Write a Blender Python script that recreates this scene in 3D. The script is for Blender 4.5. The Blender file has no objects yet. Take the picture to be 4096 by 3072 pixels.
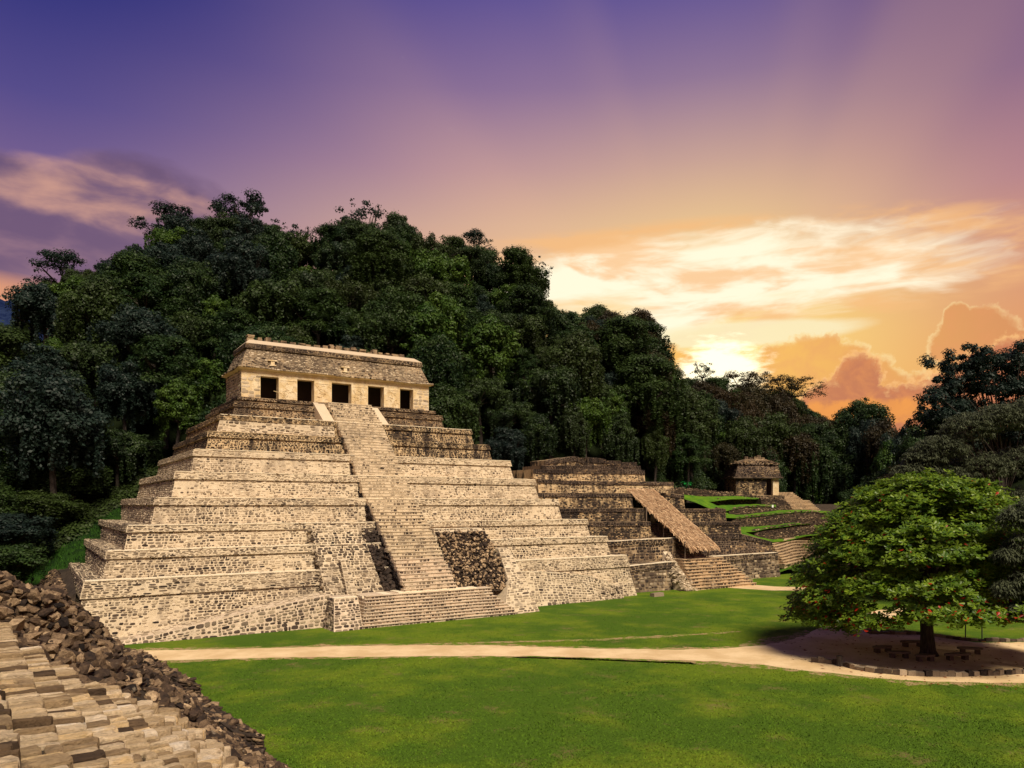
import bpy, bmesh, math, random
import numpy as np
from mathutils import Vector, Matrix, Euler
R = math.radians
sc = bpy.context.scene
col = sc.collection
rng = np.random.default_rng(7)
random.seed(7)

# ------------------------------------------------------------------ camera, world, sun, exposure
EYE = 11.4                       # the camera stands on the palace stair, 11.4 m above the plaza
YAW = R(33.0)                    # looking from the north-east; +Y runs into the big pyramid
FPX, HOR = 3000.0, 2020.0        # focal length and horizon line, in the units of a 4096 px wide picture
cam_d = bpy.data.cameras.new('camera'); cam = bpy.data.objects.new('camera', cam_d); col.objects.link(cam)
cam.location = (0, 0, EYE); cam.rotation_euler = (R(90), 0, -YAW)
cam_d.sensor_width = 36; cam_d.lens = 36 * FPX / 4096; cam_d.shift_y = (HOR - 1536) / 4096
cam_d.clip_start = .1; cam_d.clip_end = 6000
sc.camera = cam
sc.view_settings.view_transform = 'Standard'; sc.view_settings.look = 'None'
sc.view_settings.exposure = 0.22; sc.view_settings.gamma = 1.0; sc.view_settings.use_curve_mapping = False
sc.render.engine = 'CYCLES'
sc.cycles.max_bounces = 6; sc.cycles.diffuse_bounces = 3; sc.cycles.glossy_bounces = 2
sc.cycles.transmission_bounces = 3; sc.cycles.transparent_max_bounces = 6

SUN_TO = Vector((-0.07, -0.63, 0.77)).normalized()
SUN_EL = math.asin(SUN_TO.z); SUN_AZ = math.atan2(SUN_TO.x, SUN_TO.y)
sd = bpy.data.lights.new('sun', 'SUN'); sd.energy = 5.0; sd.angle = R(20); sd.color = (1.0, .86, .67)
so = bpy.data.objects.new('sun', sd); col.objects.link(so)
so.rotation_euler = (-SUN_TO).to_track_quat('-Z', 'Y').to_euler(); so.location = (0, -60, 120)

class X:
    """tiny node-expression helper"""
    nt = None
    def __init__(s, v): s.v = v
    @staticmethod
    def m(op, *a, clamp=False):
        n = X.nt.nodes.new('ShaderNodeMath'); n.operation = op; n.use_clamp = clamp
        for i, q in enumerate(a):
            q = q.v if isinstance(q, X) else q
            if isinstance(q, (int, float)): n.inputs[i].default_value = q
            else: X.nt.links.new(q, n.inputs[i])
        return X(n.outputs[0])
    def __add__(s, o): return X.m('ADD', s, o)
    __radd__ = __add__
    def __sub__(s, o): return X.m('SUBTRACT', s, o)
    def __rsub__(s, o): return X.m('SUBTRACT', o, s)
    def __mul__(s, o): return X.m('MULTIPLY', s, o)
    __rmul__ = __mul__
    def __truediv__(s, o): return X.m('DIVIDE', s, o)
    def sq(s): return X.m('MULTIPLY', s, s)
    def clamp(s): return X.m('ADD', s, 0.0, clamp=True)
    def sm(s, a, b):
        n = X.nt.nodes.new('ShaderNodeMapRange'); n.interpolation_type = 'SMOOTHSTEP'
        X.nt.links.new(s.v, n.inputs[0]); n.inputs[1].default_value = a; n.inputs[2].default_value = b
        return X(n.outputs[0])
def vec(x, y, z):
    n = X.nt.nodes.new('ShaderNodeCombineXYZ')
    for i, q in enumerate((x, y, z)):
        q = q.v if isinstance(q, X) else q
        if isinstance(q, (int, float)): n.inputs[i].default_value = q
        else: X.nt.links.new(q, n.inputs[i])
    return n.outputs[0]
def noise(v, scale, detail=4, rough=.55, dist=0.0, out=0):
    n = X.nt.nodes.new('ShaderNodeTexNoise'); n.inputs['Scale'].default_value = scale
    n.inputs['Detail'].default_value = detail; n.inputs['Roughness'].default_value = rough
    n.inputs['Distortion'].default_value = dist
    if v is not None: X.nt.links.new(v, n.inputs['Vector'])
    return X(n.outputs[out])
def mixc(f, a, b, mode='MIX'):
    n = X.nt.nodes.new('ShaderNodeMix'); n.data_type = 'RGBA'; n.blend_type = mode; n.clamp_factor = True
    f = f.v if isinstance(f, X) else f
    if isinstance(f, (int, float)): n.inputs[0].default_value = f
    else: X.nt.links.new(f, n.inputs[0])
    for i, q in ((6, a), (7, b)):
        if isinstance(q, (tuple, list)): n.inputs[i].default_value = (*q[:3], 1)
        else: X.nt.links.new(q, n.inputs[i])
    return n.outputs[2]
def ramp(f, stops):
    n = X.nt.nodes.new('ShaderNodeValToRGB'); cr = n.color_ramp
    X.nt.links.new(f.v if isinstance(f, X) else f, n.inputs[0])
    while len(cr.elements) < len(stops): cr.elements.new(.5)
    for e, (p, c) in zip(cr.elements, stops): e.position = p; e.color = (*c[:3], 1)
    return n.outputs[0]
def lin(r, g, b): return tuple((x / 255 / 12.92 if x <= 10 else ((x / 255 + .055) / 1.055) ** 2.4) for x in (r, g, b))

world = bpy.data.worlds.new('World'); sc.world = world; world.use_nodes = True
nt = world.node_tree; X.nt = nt; nt.nodes.clear()
tc = nt.nodes.new('ShaderNodeTexCoord'); sep = nt.nodes.new('ShaderNodeSeparateXYZ')
nt.links.new(tc.outputs['Generated'], sep.inputs[0])
dx, dy, dz = (X(sep.outputs[i]) for i in range(3))
# azimuth a (degrees, clockwise from the view axis, -180..180) and elevation e (degrees)
cx_ = dx * math.cos(YAW) - dy * math.sin(YAW); cy_ = dx * math.sin(YAW) + dy * math.cos(YAW)
a = X.m('ARCTAN2', cx_, cy_) * (180 / math.pi)
e = X.m('ARCSINE', dz) * (180 / math.pi)
def sky_ae(px, py):
    t = math.atan((px - 2048) / FPX); return math.degrees(t), math.degrees(math.atan((HOR - py) / FPX * math.cos(t)))
eh = (e / 50.0).clamp()
P = lambda deg: deg / 50.0
left = ramp(eh, [(0, lin(214, 140, 108)), (P(8), lin(206, 146, 124)), (P(13), lin(168, 124, 136)), (P(19), lin(128, 100, 144)), (P(25), lin(84, 72, 136)), (P(32), lin(34, 40, 118)), (1, lin(18, 24, 90))])
mid = ramp(eh, [(0, lin(240, 150, 56)), (P(8), lin(250, 176, 76)), (P(12), lin(255, 200, 112)), (P(17), lin(240, 186, 142)), (P(20.5), lin(216, 172, 150)), (P(24), lin(186, 144, 152)), (P(29), lin(134, 106, 150)), (P(34.5), lin(88, 76, 146)), (1, lin(40, 40, 108))])
rgt = ramp(eh, [(0, lin(226, 124, 60)), (P(9), lin(226, 138, 80)), (P(15), lin(212, 142, 118)), (P(20), lin(176, 120, 138)), (P(26), lin(128, 92, 134)), (P(34), lin(88, 66, 124)), (1, lin(44, 38, 100))])
am = X.m('ABSOLUTE', a - 12.0)
fl = (a * -1.0).sm(-2, 34)
fr = a.sm(14, 34)
sky = mixc(fl, mid, left); sky = mixc(fr, sky, rgt)
back = X.m('ABSOLUTE', a).sm(60, 140)
sky = mixc(back, sky, left)
# glow round the hidden sun
sa, se = sky_ae(2880, 1500)
r2 = ((a - sa) * .80).sq() + (e - se).sq()
glow = X.m('EXPONENT', r2 * (-1 / 150.0))
sky = mixc(glow * .82, sky, lin(255, 220, 128))
glow2 = X.m('EXPONENT', r2 * (-1 / 10.0))
# faint crepuscular rays fanning from the sun
ang = X.m('ARCTAN2', e - se, a - sa)
ray = noise(vec(ang * 1.1, 0.0, 3.0), 2.2, 1, .4)
rd = X.m('SQRT', r2)
rays = ray.sm(.40, .66) * rd.sm(3, 14) * (1.0 - rd.sm(22, 44)) * e.sm(10, 20)
sky = mixc(rays * .16, sky, lin(236, 184, 150))
# high streaked clouds, right half
v1 = vec(a * .055, e * .20, 0.0)
w = noise(v1, 1.6, 3, .5, 0.0)
v1d = vec(a * .060 + w * .9, e * .235 + w * .5, 1.3)
c1 = noise(v1d, 1.55, 6, .55, .3)
reg = (1.0 - (((a - 14.0) / 27.0).sq() + ((e - 16.2) / 4.6).sq())).clamp()
streak = (c1 + reg * .55).sm(.68, .98) * reg.sm(0.0, .22)
sky = mixc(streak * .97, sky, (1.12, 1.0, .74))
v1e = vec(a * .07 + w * .5, e * .30, 9.1)
c1b = noise(v1e, 1.5, 5, .55, .2)
sky = mixc(c1b.sm(.46, .62) * reg.sm(.05, .4) * .75, sky, lin(250, 190, 124))
# low bright bank over the sun
v2 = vec(a * .10, e * .5, 4.0)
c2 = noise(v2, 2.0, 6, .6, .4)
r3 = (1.0 - (((a - 17.0) / 10.0).sq() + ((e - 12.3) / 1.1).sq())).clamp()
sky = mixc((r3 + c2 * .6 - .25).sm(.15, .7) * .7, sky, lin(255, 246, 205))
# cumulus bodies near the horizon with lit rims
def blob(px, py, wx, wy):
    A, EE = sky_ae(px, py); return 1.0 - (((a - A) / wx).sq() + ((e - EE) / wy).sq())
shp = None
for b in ((2660, 1480, 2.3, 1.9), (3240, 1490, 4.4, 2.6), (3130, 1560, 7.0, 2.4), (3430, 1560, 3.2, 2.5), (3900, 1360, 2.6, 2.1), (3830, 1300, .95, 1.5), (4060, 1400, 3.0, 1.3), (3260, 1700, 9.0, 4.2)):
    q = blob(*b); shp = q if shp is None else X.m('MAXIMUM', shp, q)
puff = noise(vec(a * .38, e * .38, 2.0), 1.5, 7, .6, .25)
puffs = noise(vec(a * .8, e * .8, 7.0), 1.5, 5, .6, .2)
fld = shp + (puff - .5) * 1.25 + (puffs - .5) * .75
body = fld.sm(.02, .12)
rim = fld.sm(-.16, .03) * (1.0 - fld.sm(.04, .28)) * puffs.sm(.28, .60)
near = X.m('EXPONENT', r2 * (-1 / 160.0))
bodyc = mixc(near, lin(204, 128, 88), lin(252, 186, 84))
bodyc = mixc(puff.sm(.35, .7) * .5, bodyc, lin(232, 150, 92))
sky = mixc(body * .78, sky, bodyc)
sky = mixc(rim * (near * .75 + .22), sky, lin(255, 222, 156))
shp2 = None
for b in ((3435, 1580, 1.7, 2.9), (3390, 1660, 3.6, 2.8), (3640, 1700, 3.8, 2.9), (3850, 1640, 3.4, 2.8), (4080, 1560, 4.2, 3.4), (3520, 1760, 8.0, 3.2)):
    q = blob(*b); shp2 = q if shp2 is None else X.m('MAXIMUM', shp2, q)
pf2 = noise(vec(a * .55, e * .55, 32.0), 1.6, 7, .62, .35); pf3 = noise(vec(a * 1.5, e * 1.5, 17.0), 1.5, 5, .6, .2)
fld2 = shp2 + (pf2 - .5) * 1.5 + (pf3 - .5) * .7
body2 = fld2.sm(.02, .14); rim2 = fld2.sm(-.22, .04) * (1.0 - fld2.sm(.05, .40)) * pf3.sm(.30, .62)
sky = mixc(body2 * .80, sky, mixc(pf2.sm(.4, .68) * .6, lin(190, 108, 78), lin(226, 138, 80)))
sky = mixc(rim2 * .75, sky, lin(255, 196, 124))
gl = (1.0 - (((a - 25.0) / 7.0).sq() + ((e - 6.4) / 1.2).sq())).clamp()
sky = mixc((gl + (pf2 - .5) * 1.2).sm(.25, .8) * .7, sky, lin(252, 164, 66))
rp = noise(vec(a * .3, e * 1.0, 5.0), 1.6, 6, .65)
sky = mixc((glow2 * 1.35 + (rp - .5) * 1.5).sm(.50, 1.10) * .95, sky, (1.6, 1.42, .95))
# mauve bank on the left with peach highlights
shl = None
for b in ((-60, 800, 12.0, 3.4), (250, 960, 13.5, 4.2), (520, 780, 7.5, 2.6), (-300, 930, 14.0, 6.0)):
    q = blob(*b); shl = q if shl is None else X.m('MAXIMUM', shl, q)
hi = noise(vec(a * .09, e * .24, 20.0), 2.0, 5, .50, .25)
n1 = noise(vec(a * .085, e * .18, 11.0), 2.0, 5, .5, .2)
lm = (shl + (n1 - .5) * 1.5).sm(.0, .65)
sky = mixc(lm * .88, sky, mixc(hi.sm(.38, .75), lin(108, 82, 112), lin(156, 118, 130)))
hreg = (1.0 - (((a + 29.0) / 12.0).sq() + ((e - 19.6) / 2.3).sq())).clamp()
sky = mixc((hi + hreg * .42).sm(.62, 1.05) * hreg.sm(0, .4) * .8, sky, lin(222, 166, 140))
lo = (1.0 - (((a + 36.0) / 10.0).sq() + ((e - 12.6) / 2.0).sq())).clamp()
sky = mixc((lo * 1.3).clamp() * .85, sky, lin(232, 158, 112))
# below the horizon: dull ground colour
sky = mixc((e * -1.0).sm(0, 3), sky, lin(60, 48, 44))
nish = nt.nodes.new('ShaderNodeTexSky'); nish.sky_type = 'NISHITA'; nish.sun_disc = False
nish.sun_elevation = SUN_EL; nish.sun_rotation = SUN_AZ
bg = nt.nodes.new('ShaderNodeBackground'); bg2 = nt.nodes.new('ShaderNodeBackground'); add = nt.nodes.new('ShaderNodeAddShader')
nt.links.new(sky, bg.inputs[0]); bg.inputs[1].default_value = .84
nt.links.new(nish.outputs[0], bg2.inputs[0]); bg2.inputs[1].default_value = .004
wo = nt.nodes.new('ShaderNodeOutputWorld'); nt.links.new(bg.outputs[0], add.inputs[0]); nt.links.new(bg2.outputs[0], add.inputs[1])
nt.links.new(add.outputs[0], wo.inputs[0])

# ------------------------------------------------------------------ helpers
FW = np.array([math.sin(YAW), math.cos(YAW)]); RT = np.array([math.cos(YAW), -math.sin(YAW)])
def ray2(px): return FW + RT * (px - 2048) / FPX
def onY(px, py, Y):              # point of the vertical plane y = Y seen in that direction
    d = ray2(px); t = Y / d[1]; return np.array([d[0] * t, Y, EYE + (HOR - py) / FPX * t])
def onZ(px, py, z=0.0):
    t = (EYE - z) * FPX / (py - HOR); d = ray2(px); return np.array([d[0] * t, d[1] * t, z])
def onD(px, py, t):
    d = ray2(px); return np.array([d[0] * t, d[1] * t, EYE + (HOR - py) / FPX * t])
def pxof(p):
    d = p[0] * FW[0] + p[1] * FW[1]; r = p[0] * RT[0] + p[1] * RT[1]
    return 2048 + FPX * r / d, HOR - FPX * (p[2] - EYE) / d, d

def link(o, parent=None):
    col.objects.link(o)
    if parent is not None: o.parent = parent
    return o
def tag(o, label=None, cat=None, group=None, kind=None):
    if label: o['label'] = label
    if cat: o['category'] = cat
    if group: o['group'] = group
    if kind: o['kind'] = kind
    return o
def thing(name, label, cat, loc=(0, 0, 0), rz=0, group=None):
    o = bpy.data.objects.new(name, None); o.location = loc; o.rotation_euler = (0, 0, rz); o.empty_display_size = .5
    link(o); return tag(o, label, cat, group)
def mesh_np(name, V, F, mats, tone=None, smooth=False, fm=None):
    """V (n,3) array, F: list of polygons or an (m,k) int array"""
    me = bpy.data.meshes.new(name); V = np.asarray(V, np.float32)
    if isinstance(F, np.ndarray):
        m, k = F.shape
        me.vertices.add(len(V)); me.vertices.foreach_set('co', V.ravel())
        me.loops.add(m * k); me.loops.foreach_set('vertex_index', F.ravel().astype(np.int32))
        me.polygons.add(m); me.polygons.foreach_set('loop_start', np.arange(0, m * k, k, dtype=np.int32))
        me.polygons.foreach_set('loop_total', np.full(m, k, np.int32)); me.update(calc_edges=True)
    else:
        me.from_pydata([tuple(map(float, v)) for v in V], [], F); me.update()
    if not isinstance(mats, (list, tuple)): mats = [mats]
    for m_ in mats: me.materials.append(m_)
    if fm is not None: me.polygons.foreach_set('material_index', np.asarray(fm, np.int32))
    if tone is not None:
        at = me.attributes.new('tone', 'FLOAT', 'POINT'); at.data.foreach_set('value', np.asarray(tone, np.float32))
    if smooth: me.polygons.foreach_set('use_smooth', np.ones(len(me.polygons), bool))
    return me
def obj(name, me, parent=None, loc=None):
    o = bpy.data.objects.new(name, me)
    if loc is not None: o.location = loc
    return link(o, parent)
class MB:
    """collects polygons into one mesh"""
    def __init__(s): s.V = []; s.F = []; s.T = []
    def poly(s, pts, t=.5):
        n = len(s.V); s.V += [tuple(map(float, p)) for p in pts]; s.F.append(list(range(n, n + len(pts)))); s.T += [t] * len(pts)
    def verts(s, V, F, t=.5):
        n = len(s.V); s.V += [tuple(map(float, p)) for p in V]; s.F += [[i + n for i in f] for f in F]; s.T += [t] * len(V)
    def hexa(s, b, t_, t=.5):      # bottom 4 points and top 4 points (counter-clockwise from above)
        s.verts(list(b) + list(t_), [[3, 2, 1, 0], [4, 5, 6, 7], [0, 1, 5, 4], [1, 2, 6, 5], [2, 3, 7, 6], [3, 0, 4, 7]], t)
    def box(s, x0, x1, y0, y1, z0, z1, t=.5):
        s.hexa([(x0, y0, z0), (x1, y0, z0), (x1, y1, z0), (x0, y1, z0)], [(x0, y0, z1), (x1, y0, z1), (x1, y1, z1), (x0, y1, z1)], t)
    def tube(s, pts, rad, k=8, t=.5):
        pts = [Vector(p) for p in pts]; n0 = len(s.V); rings = []
        for i, p in enumerate(pts):
            d = (pts[min(i + 1, len(pts) - 1)] - pts[max(i - 1, 0)]).normalized()
            u = d.orthogonal().normalized() if abs(d.z) < .9 else Vector((1, 0, 0)).cross(d).normalized(); w_ = d.cross(u)
            rr = rad[i] if isinstance(rad, (list, tuple)) else rad
            rings.append([p + (u * math.cos(2 * math.pi * j / k) + w_ * math.sin(2 * math.pi * j / k)) * rr for j in range(k)])
        V = [q for r_ in rings for q in r_]; F = []
        for i in range(len(rings) - 1):
            for j in range(k): F.append([i * k + j, i * k + (j + 1) % k, (i + 1) * k + (j + 1) % k, (i + 1) * k + j])
        F.append(list(range(k))[::-1]); F.append([(len(rings) - 1) * k + j for j in range(k)])
        s.verts(V, F, t)
    def build(s, name, mat, parent=None, smooth=False, loc=None):
        return obj(name, mesh_np(name, np.array(s.V).reshape(-1, 3), s.F, mat, s.T, smooth), parent, loc)

# ------------------------------------------------------------------ materials
def mat(name, fn, rough=.9, spec=.2):
    m = bpy.data.materials.new(name); m.use_nodes = True; X.nt = m.node_tree
    b = m.node_tree.nodes['Principled BSDF']; b.inputs['Roughness'].default_value = rough
    b.inputs['Specular IOR Level'].default_value = spec
    r_ = fn(m.node_tree, b)
    c, bump, dist = (r_ + (None, None))[:3] if isinstance(r_, tuple) else (r_, None, None)
    m.node_tree.links.new(c, b.inputs['Base Color'])
    if bump is not None:
        bn = m.node_tree.nodes.new('ShaderNodeBump'); bn.inputs['Strength'].default_value = 1.0; bn.inputs['Distance'].default_value = dist
        m.node_tree.links.new(bump.v, bn.inputs['Height']); m.node_tree.links.new(bn.outputs[0], b.inputs['Normal'])
    return m
def pos():
    g = X.nt.nodes.new('ShaderNodeNewGeometry'); return g.outputs['Position']
def attr(n):
    g = X.nt.nodes.new('ShaderNodeAttribute'); g.attribute_name = n; return X(g.outputs['Fac'])
def scaled(v, s):
    n = X.nt.nodes.new('ShaderNodeMapping'); n.inputs['Scale'].default_value = s; X.nt.links.new(v, n.inputs[0]); return n.outputs[0]
def orand():
    return X(X.nt.nodes.new('ShaderNodeObjectInfo').outputs['Random'])

def stone_mat(name, stops, stain=.35, stainc=(.02, .015, .014), n3=0):
    def fn(nt, b):
        p = pos(); t = attr('tone')
        n = noise(p, 5.0, 5, .65); n2 = noise(p, 22.0, 4, .6); big = noise(p, .28, 4, .6)
        c = ramp((t + (n - .5) * .30).clamp(), stops)
        c = mixc(n2.sm(.3, .75) * .25, c, (.02, .014, .01))
        c = mixc((big + (n - .5) * .5).sm(.52, .72) * stain, c, stainc)
        if n3:
            cr = noise(scaled(p, (8, 12, 10)), 1.1, 7, .78, .4); f3 = noise(p, 60, 4, .7)
            c = mixc(cr.sm(.54, .66) * .5, c, (.10, .065, .04)); c = mixc(f3.sm(.5, .75) * .18, c, (.16, .11, .07)); return c, n * 1.2 + n2 * .6 - cr * 1.4 + f3 * .3, .045
        return c, n * .7 + n2 * .4, .05
    return mat(name, fn)
STN = [(0, (.020, .015, .013)), (.25, (.075, .052, .038)), (.5, (.24, .185, .125)), (.75, (.45, .355, .235)), (1, (.66, .54, .38))]
M = {}
M['stone'] = stone_mat('weathered_limestone', STN, .38, (.045, .033, .026))
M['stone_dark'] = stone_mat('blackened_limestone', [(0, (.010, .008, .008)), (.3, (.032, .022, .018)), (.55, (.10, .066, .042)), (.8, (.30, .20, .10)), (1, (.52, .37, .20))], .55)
def mortar(name, c0, c1, dark, amt, lo=.5, hi=.7):
    def fn(nt, b):
        p = pos(); n = noise(p, 1.7, 6, .65); n2 = noise(p, 14., 5, .65); big = noise(p, .22, 5, .62)
        st = noise(scaled(p, (1.4, 1.4, .35)), .8, 5, .6)
        c = mixc(n.sm(.3, .7), c0, c1)
        c = mixc(n2.sm(.42, .7) * .42, c, tuple(x * .42 for x in c0))
        c = mixc(((big + st) * .5 + (n - .5) * .3).sm(lo, hi) * amt, c, dark)
        return c, n2 + n * .8, .06
    return mat(name, fn)
M['mortar'] = mortar('lime_mortar', (.55, .44, .29), (.69, .57, .40), (.17, .125, .085), .72, .48, .68)
M['mortar_pink'] = mortar('pinkish_mortar', (.56, .43, .30), (.70, .57, .41), (.15, .11, .085), .35)
M['mortar_brown'] = mortar('brown_mortar', (.30, .21, .125), (.46, .34, .20), (.03, .02, .017), .8, .40, .60)
M['mortar_dark'] = mortar('blackened_plaster', (.46, .33, .18), (.60, .45, .26), (.020, .014, .012), .96, .47, .60)
M['mortar_dark2'] = mortar('blackened_wall', (.40, .28, .15), (.54, .40, .22), (.016, .012, .011), .97, .40, .54)
M['mortar_black'] = mortar('black_crusted_mortar', (.16, .115, .08), (.24, .17, .11), (.02, .014, .013), .9, .38, .62)  # mortar coloured by its own black weathered crust
M['tread'] = mortar('worn_tan_treads', (.46, .32, .18), (.62, .45, .27), (.05, .035, .025), .6, .5, .66)
M['ledge'] = mortar('pale_ledge_mortar', (.80, .67, .46), (.88, .77, .57), (.34, .26, .18), .35)  # lighter than the walls; light on upward ledges is put into this colour
def plaster(nt, b):
    p = pos(); n = noise(p, 1.1, 6, .62); n2 = noise(p, 7., 6, .7); st = noise(scaled(p, (1.5, 1.5, .28)), .9, 5, .6)
    c = mixc(n.sm(.35, .68), (.62, .46, .24), (.76, .63, .42))
    c = mixc(n2.sm(.5, .68) * .45, c, (.30, .19, .09)); c = mixc(st.sm(.56, .74) * .45, c, (.10, .07, .045))
    return c, n2 + n, .06
M['plaster'] = mat('old_stucco', plaster)
M['slab'] = stone_mat('smooth_ramp_slab', [(0, (.46, .36, .24)), (1, (.66, .54, .38))], .12)
M['paving'] = stone_mat('paving_limestone', [(0, (.07, .045, .028)), (.25, (.20, .13, .07)), (.5, (.50, .36, .20)), (.75, (.76, .60, .40)), (.88, (.74, .52, .26)), (1, (.84, .72, .56))], .25, n3=1)
M['earth'] = mortar('dark_joint_earth', (.030, .022, .016), (.07, .05, .034), (.012, .010, .009), .7)
def rubble_fn(nt, b):
    p = pos(); t = attr('tone'); n = noise(p, 7.0, 6, .72); n2 = noise(p, 30.0, 5, .7); li = noise(p, 3.2, 5, .7)
    c = ramp((t + (n - .5) * .9).clamp(), [(0, (.016, .012, .011)), (.35, (.072, .046, .030)), (.6, (.18, .118, .068)), (.85, (.40, .28, .165)), (1, (.58, .42, .25))])
    c = mixc(n2.sm(.45, .7) * .55, c, (.014, .010, .009)); c = mixc(li.sm(.60, .72) * .5, c, (.40, .32, .22))
    return c, n * 1.2 + n2 * .8, .05
M['rubble'] = mat('ruin_rubble', rubble_fn)
def bark(nt, b):
    p = pos(); n = noise(scaled(p, (4, 4, .8)), 2.2, 5, .65)
    return mixc(n.sm(.3, .7), (.018, .014, .012), (.070, .055, .044)), n, .05
M['bark'] = mat('bark', bark)
def wood(nt, b):
    p = pos(); n = noise(scaled(p, (6, 6, .6)), 3, 5, .6)
    return mixc(n, (.07, .05, .038), (.24, .18, .13)), n, .01
M['wood'] = mat('grey_post_wood', wood)
def thatch(nt, b):
    p = pos(); t = attr('tone'); n = noise(p, 9, 4, .6)
    c = ramp((t + (n - .5) * .4).clamp(), [(0, (.10, .05, .025)), (.4, (.34, .20, .105)), (.75, (.58, .39, .22)), (1, (.74, .54, .33))])
    return c, n, .03
M['thatch'] = mat('dry_palm_thatch', thatch)
def grass(nt, b):
    p = pos(); big = noise(p, .045, 4, .6); md = noise(p, .22, 5, .62); fi = noise(p, 2.2, 4, .6); vf = noise(p, 11., 4, .7)
    c = mixc((big + (md - .5) * .7).sm(.40, .60), (.070, .138, .010), (.140, .212, .012))
    c = mixc(md.sm(.48, .72) * .22, c, (.28, .26, .03))
    c = mixc(fi.sm(.38, .62) * .25, c, (.06, .12, .008))
    br = noise(p, .35, 6, .72); c = mixc((br + (vf - .5) * .45).sm(.56, .72) * .7, c, (.26, .18, .08))
    c = mixc(vf.sm(.40, .62) * .30, c, (.05, .09, .008))
    return c, vf * 1.3 + fi, .10
M['grass'] = mat('plaza_turf', grass, .95, .1)
def sgrass(nt, b):
    p = pos(); md = noise(p, .5, 5, .62); vf = noise(p, 7., 4, .7)
    c = mixc(md.sm(.35, .65), (.060, .16, .012), (.13, .25, .012)); c = mixc(vf.sm(.4, .62) * .5, c, (.03, .07, .008))
    return c, vf, .12
M['terrace_grass'] = mat('terrace_turf', sgrass, .95, .1)
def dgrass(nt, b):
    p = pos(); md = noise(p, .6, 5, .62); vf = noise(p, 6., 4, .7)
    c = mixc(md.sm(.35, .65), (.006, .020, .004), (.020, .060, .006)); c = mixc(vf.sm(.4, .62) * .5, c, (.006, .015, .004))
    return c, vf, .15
M['slope_grass'] = mat('dark_bank_grass', dgrass, .95, .1)
def dirt(nt, b):
    p = pos(); n = noise(p, .35, 5, .6); vf = noise(p, 9., 5, .7); f2 = noise(p, 40., 3, .6)
    c = mixc(n.sm(.35, .65), (.56, .40, .21), (.70, .53, .31)); c = mixc(vf.sm(.5, .72) * .3, c, (.30, .20, .12))
    return c, vf * .5 + f2 * .5, .03
M['dirt'] = mat('pale_path_dirt', dirt, .95, .1)
def trail(nt, b):
    p = pos(); n = noise(p, 1.2, 6, .7); vf = noise(p, 8., 4, .7)
    c = mixc((n + (vf - .5) * .6).sm(.44, .56), (.11, .17, .012), (.34, .23, .12)); return c, vf, .05
M['trail'] = mat('worn_trail', trail, .95, .1)
def floor(nt, b):
    p = pos(); n = noise(p, 1.5, 5, .7)
    return mixc(n, (.004, .007, .003), (.016, .024, .008)), n, .2
M['forest_floor'] = mat('forest_floor', floor, 1, .05)
def leaf_mat(name, cols, tip=(.10, .17, .03), trans=.25, rough=.55):
    def fn(nt, b):
        t = attr('tone'); r_ = orand(); p = pos(); n = noise(p, .35, 3, .6)
        c = ramp(r_, [(i / (len(cols) - 1), cc) for i, cc in enumerate(cols)])
        c = mixc(t.sm(.0, 1.0) * .75, c, tip); c = mixc(n.sm(.45, .7) * .35, c, tuple(x * .45 for x in tip))
        return c
    m = mat(name, fn, rough, .25)
    nt_ = m.node_tree; b = nt_.nodes['Principled BSDF']; out = nt_.nodes['Material Output']
    tr = nt_.nodes.new('ShaderNodeBsdfTranslucent'); mx = nt_.nodes.new('ShaderNodeMixShader'); mx.inputs[0].default_value = trans
    src = b.inputs['Base Color'].links[0].from_socket
    nt_.links.new(src, tr.inputs[0]); nt_.links.new(b.outputs[0], mx.inputs[1]); nt_.links.new(tr.outputs[0], mx.inputs[2]); nt_.links.new(mx.outputs[0], out.inputs[0])
    return m
M['leaf'] = leaf_mat('jungle_leaves', [(.006, .015, .006), (.008, .026, .009), (.015, .036, .007), (.024, .032, .008), (.008, .022, .012), (.030, .046, .008)], (.050, .085, .016))
M['leaf_blue'] = leaf_mat('bluish_leaves', [(.005, .011, .011), (.008, .020, .014), (.012, .022, .018)], (.028, .050, .034))
M['leaf_rust'] = leaf_mat('rusty_leaves', [(.016, .014, .006), (.028, .018, .006), (.020, .022, .007)], (.062, .046, .014))  # reddish brown, with the warm glow near the sun put into it
M['leaf_lime'] = leaf_mat('fresh_green_leaves', [(.022, .060, .008), (.038, .080, .010), (.030, .070, .008)], (.090, .15, .018))
M['leaf_grey'] = leaf_mat('narrow_greyish_leaves', [(.045, .060, .032), (.060, .070, .040)], (.13, .15, .08))
M['almond_leaf'] = leaf_mat('almond_leaves', [(.038, .10, .010)] * 2, (.25, .36, .025), .35, .4)
M['red_leaf'] = leaf_mat('red_almond_leaves', [(.32, .012, .006)] * 2, (.55, .05, .02), .3, .4)
M['bigleaf'] = leaf_mat('elephant_ear_leaf', [(.01, .16, .03)] * 2, (.02, .26, .05), .3, .35)
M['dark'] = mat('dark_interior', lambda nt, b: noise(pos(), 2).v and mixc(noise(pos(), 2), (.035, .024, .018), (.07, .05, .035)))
M['sign'] = mat('white_board', lambda nt, b: mixc(noise(pos(), 30), (.7, .7, .68), (.8, .8, .78)))
M['black'] = mat('dark_painted_metal', lambda nt, b: mixc(noise(pos(), 5), (.02, .02, .022), (.035, .033, .033)), .5)

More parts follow.
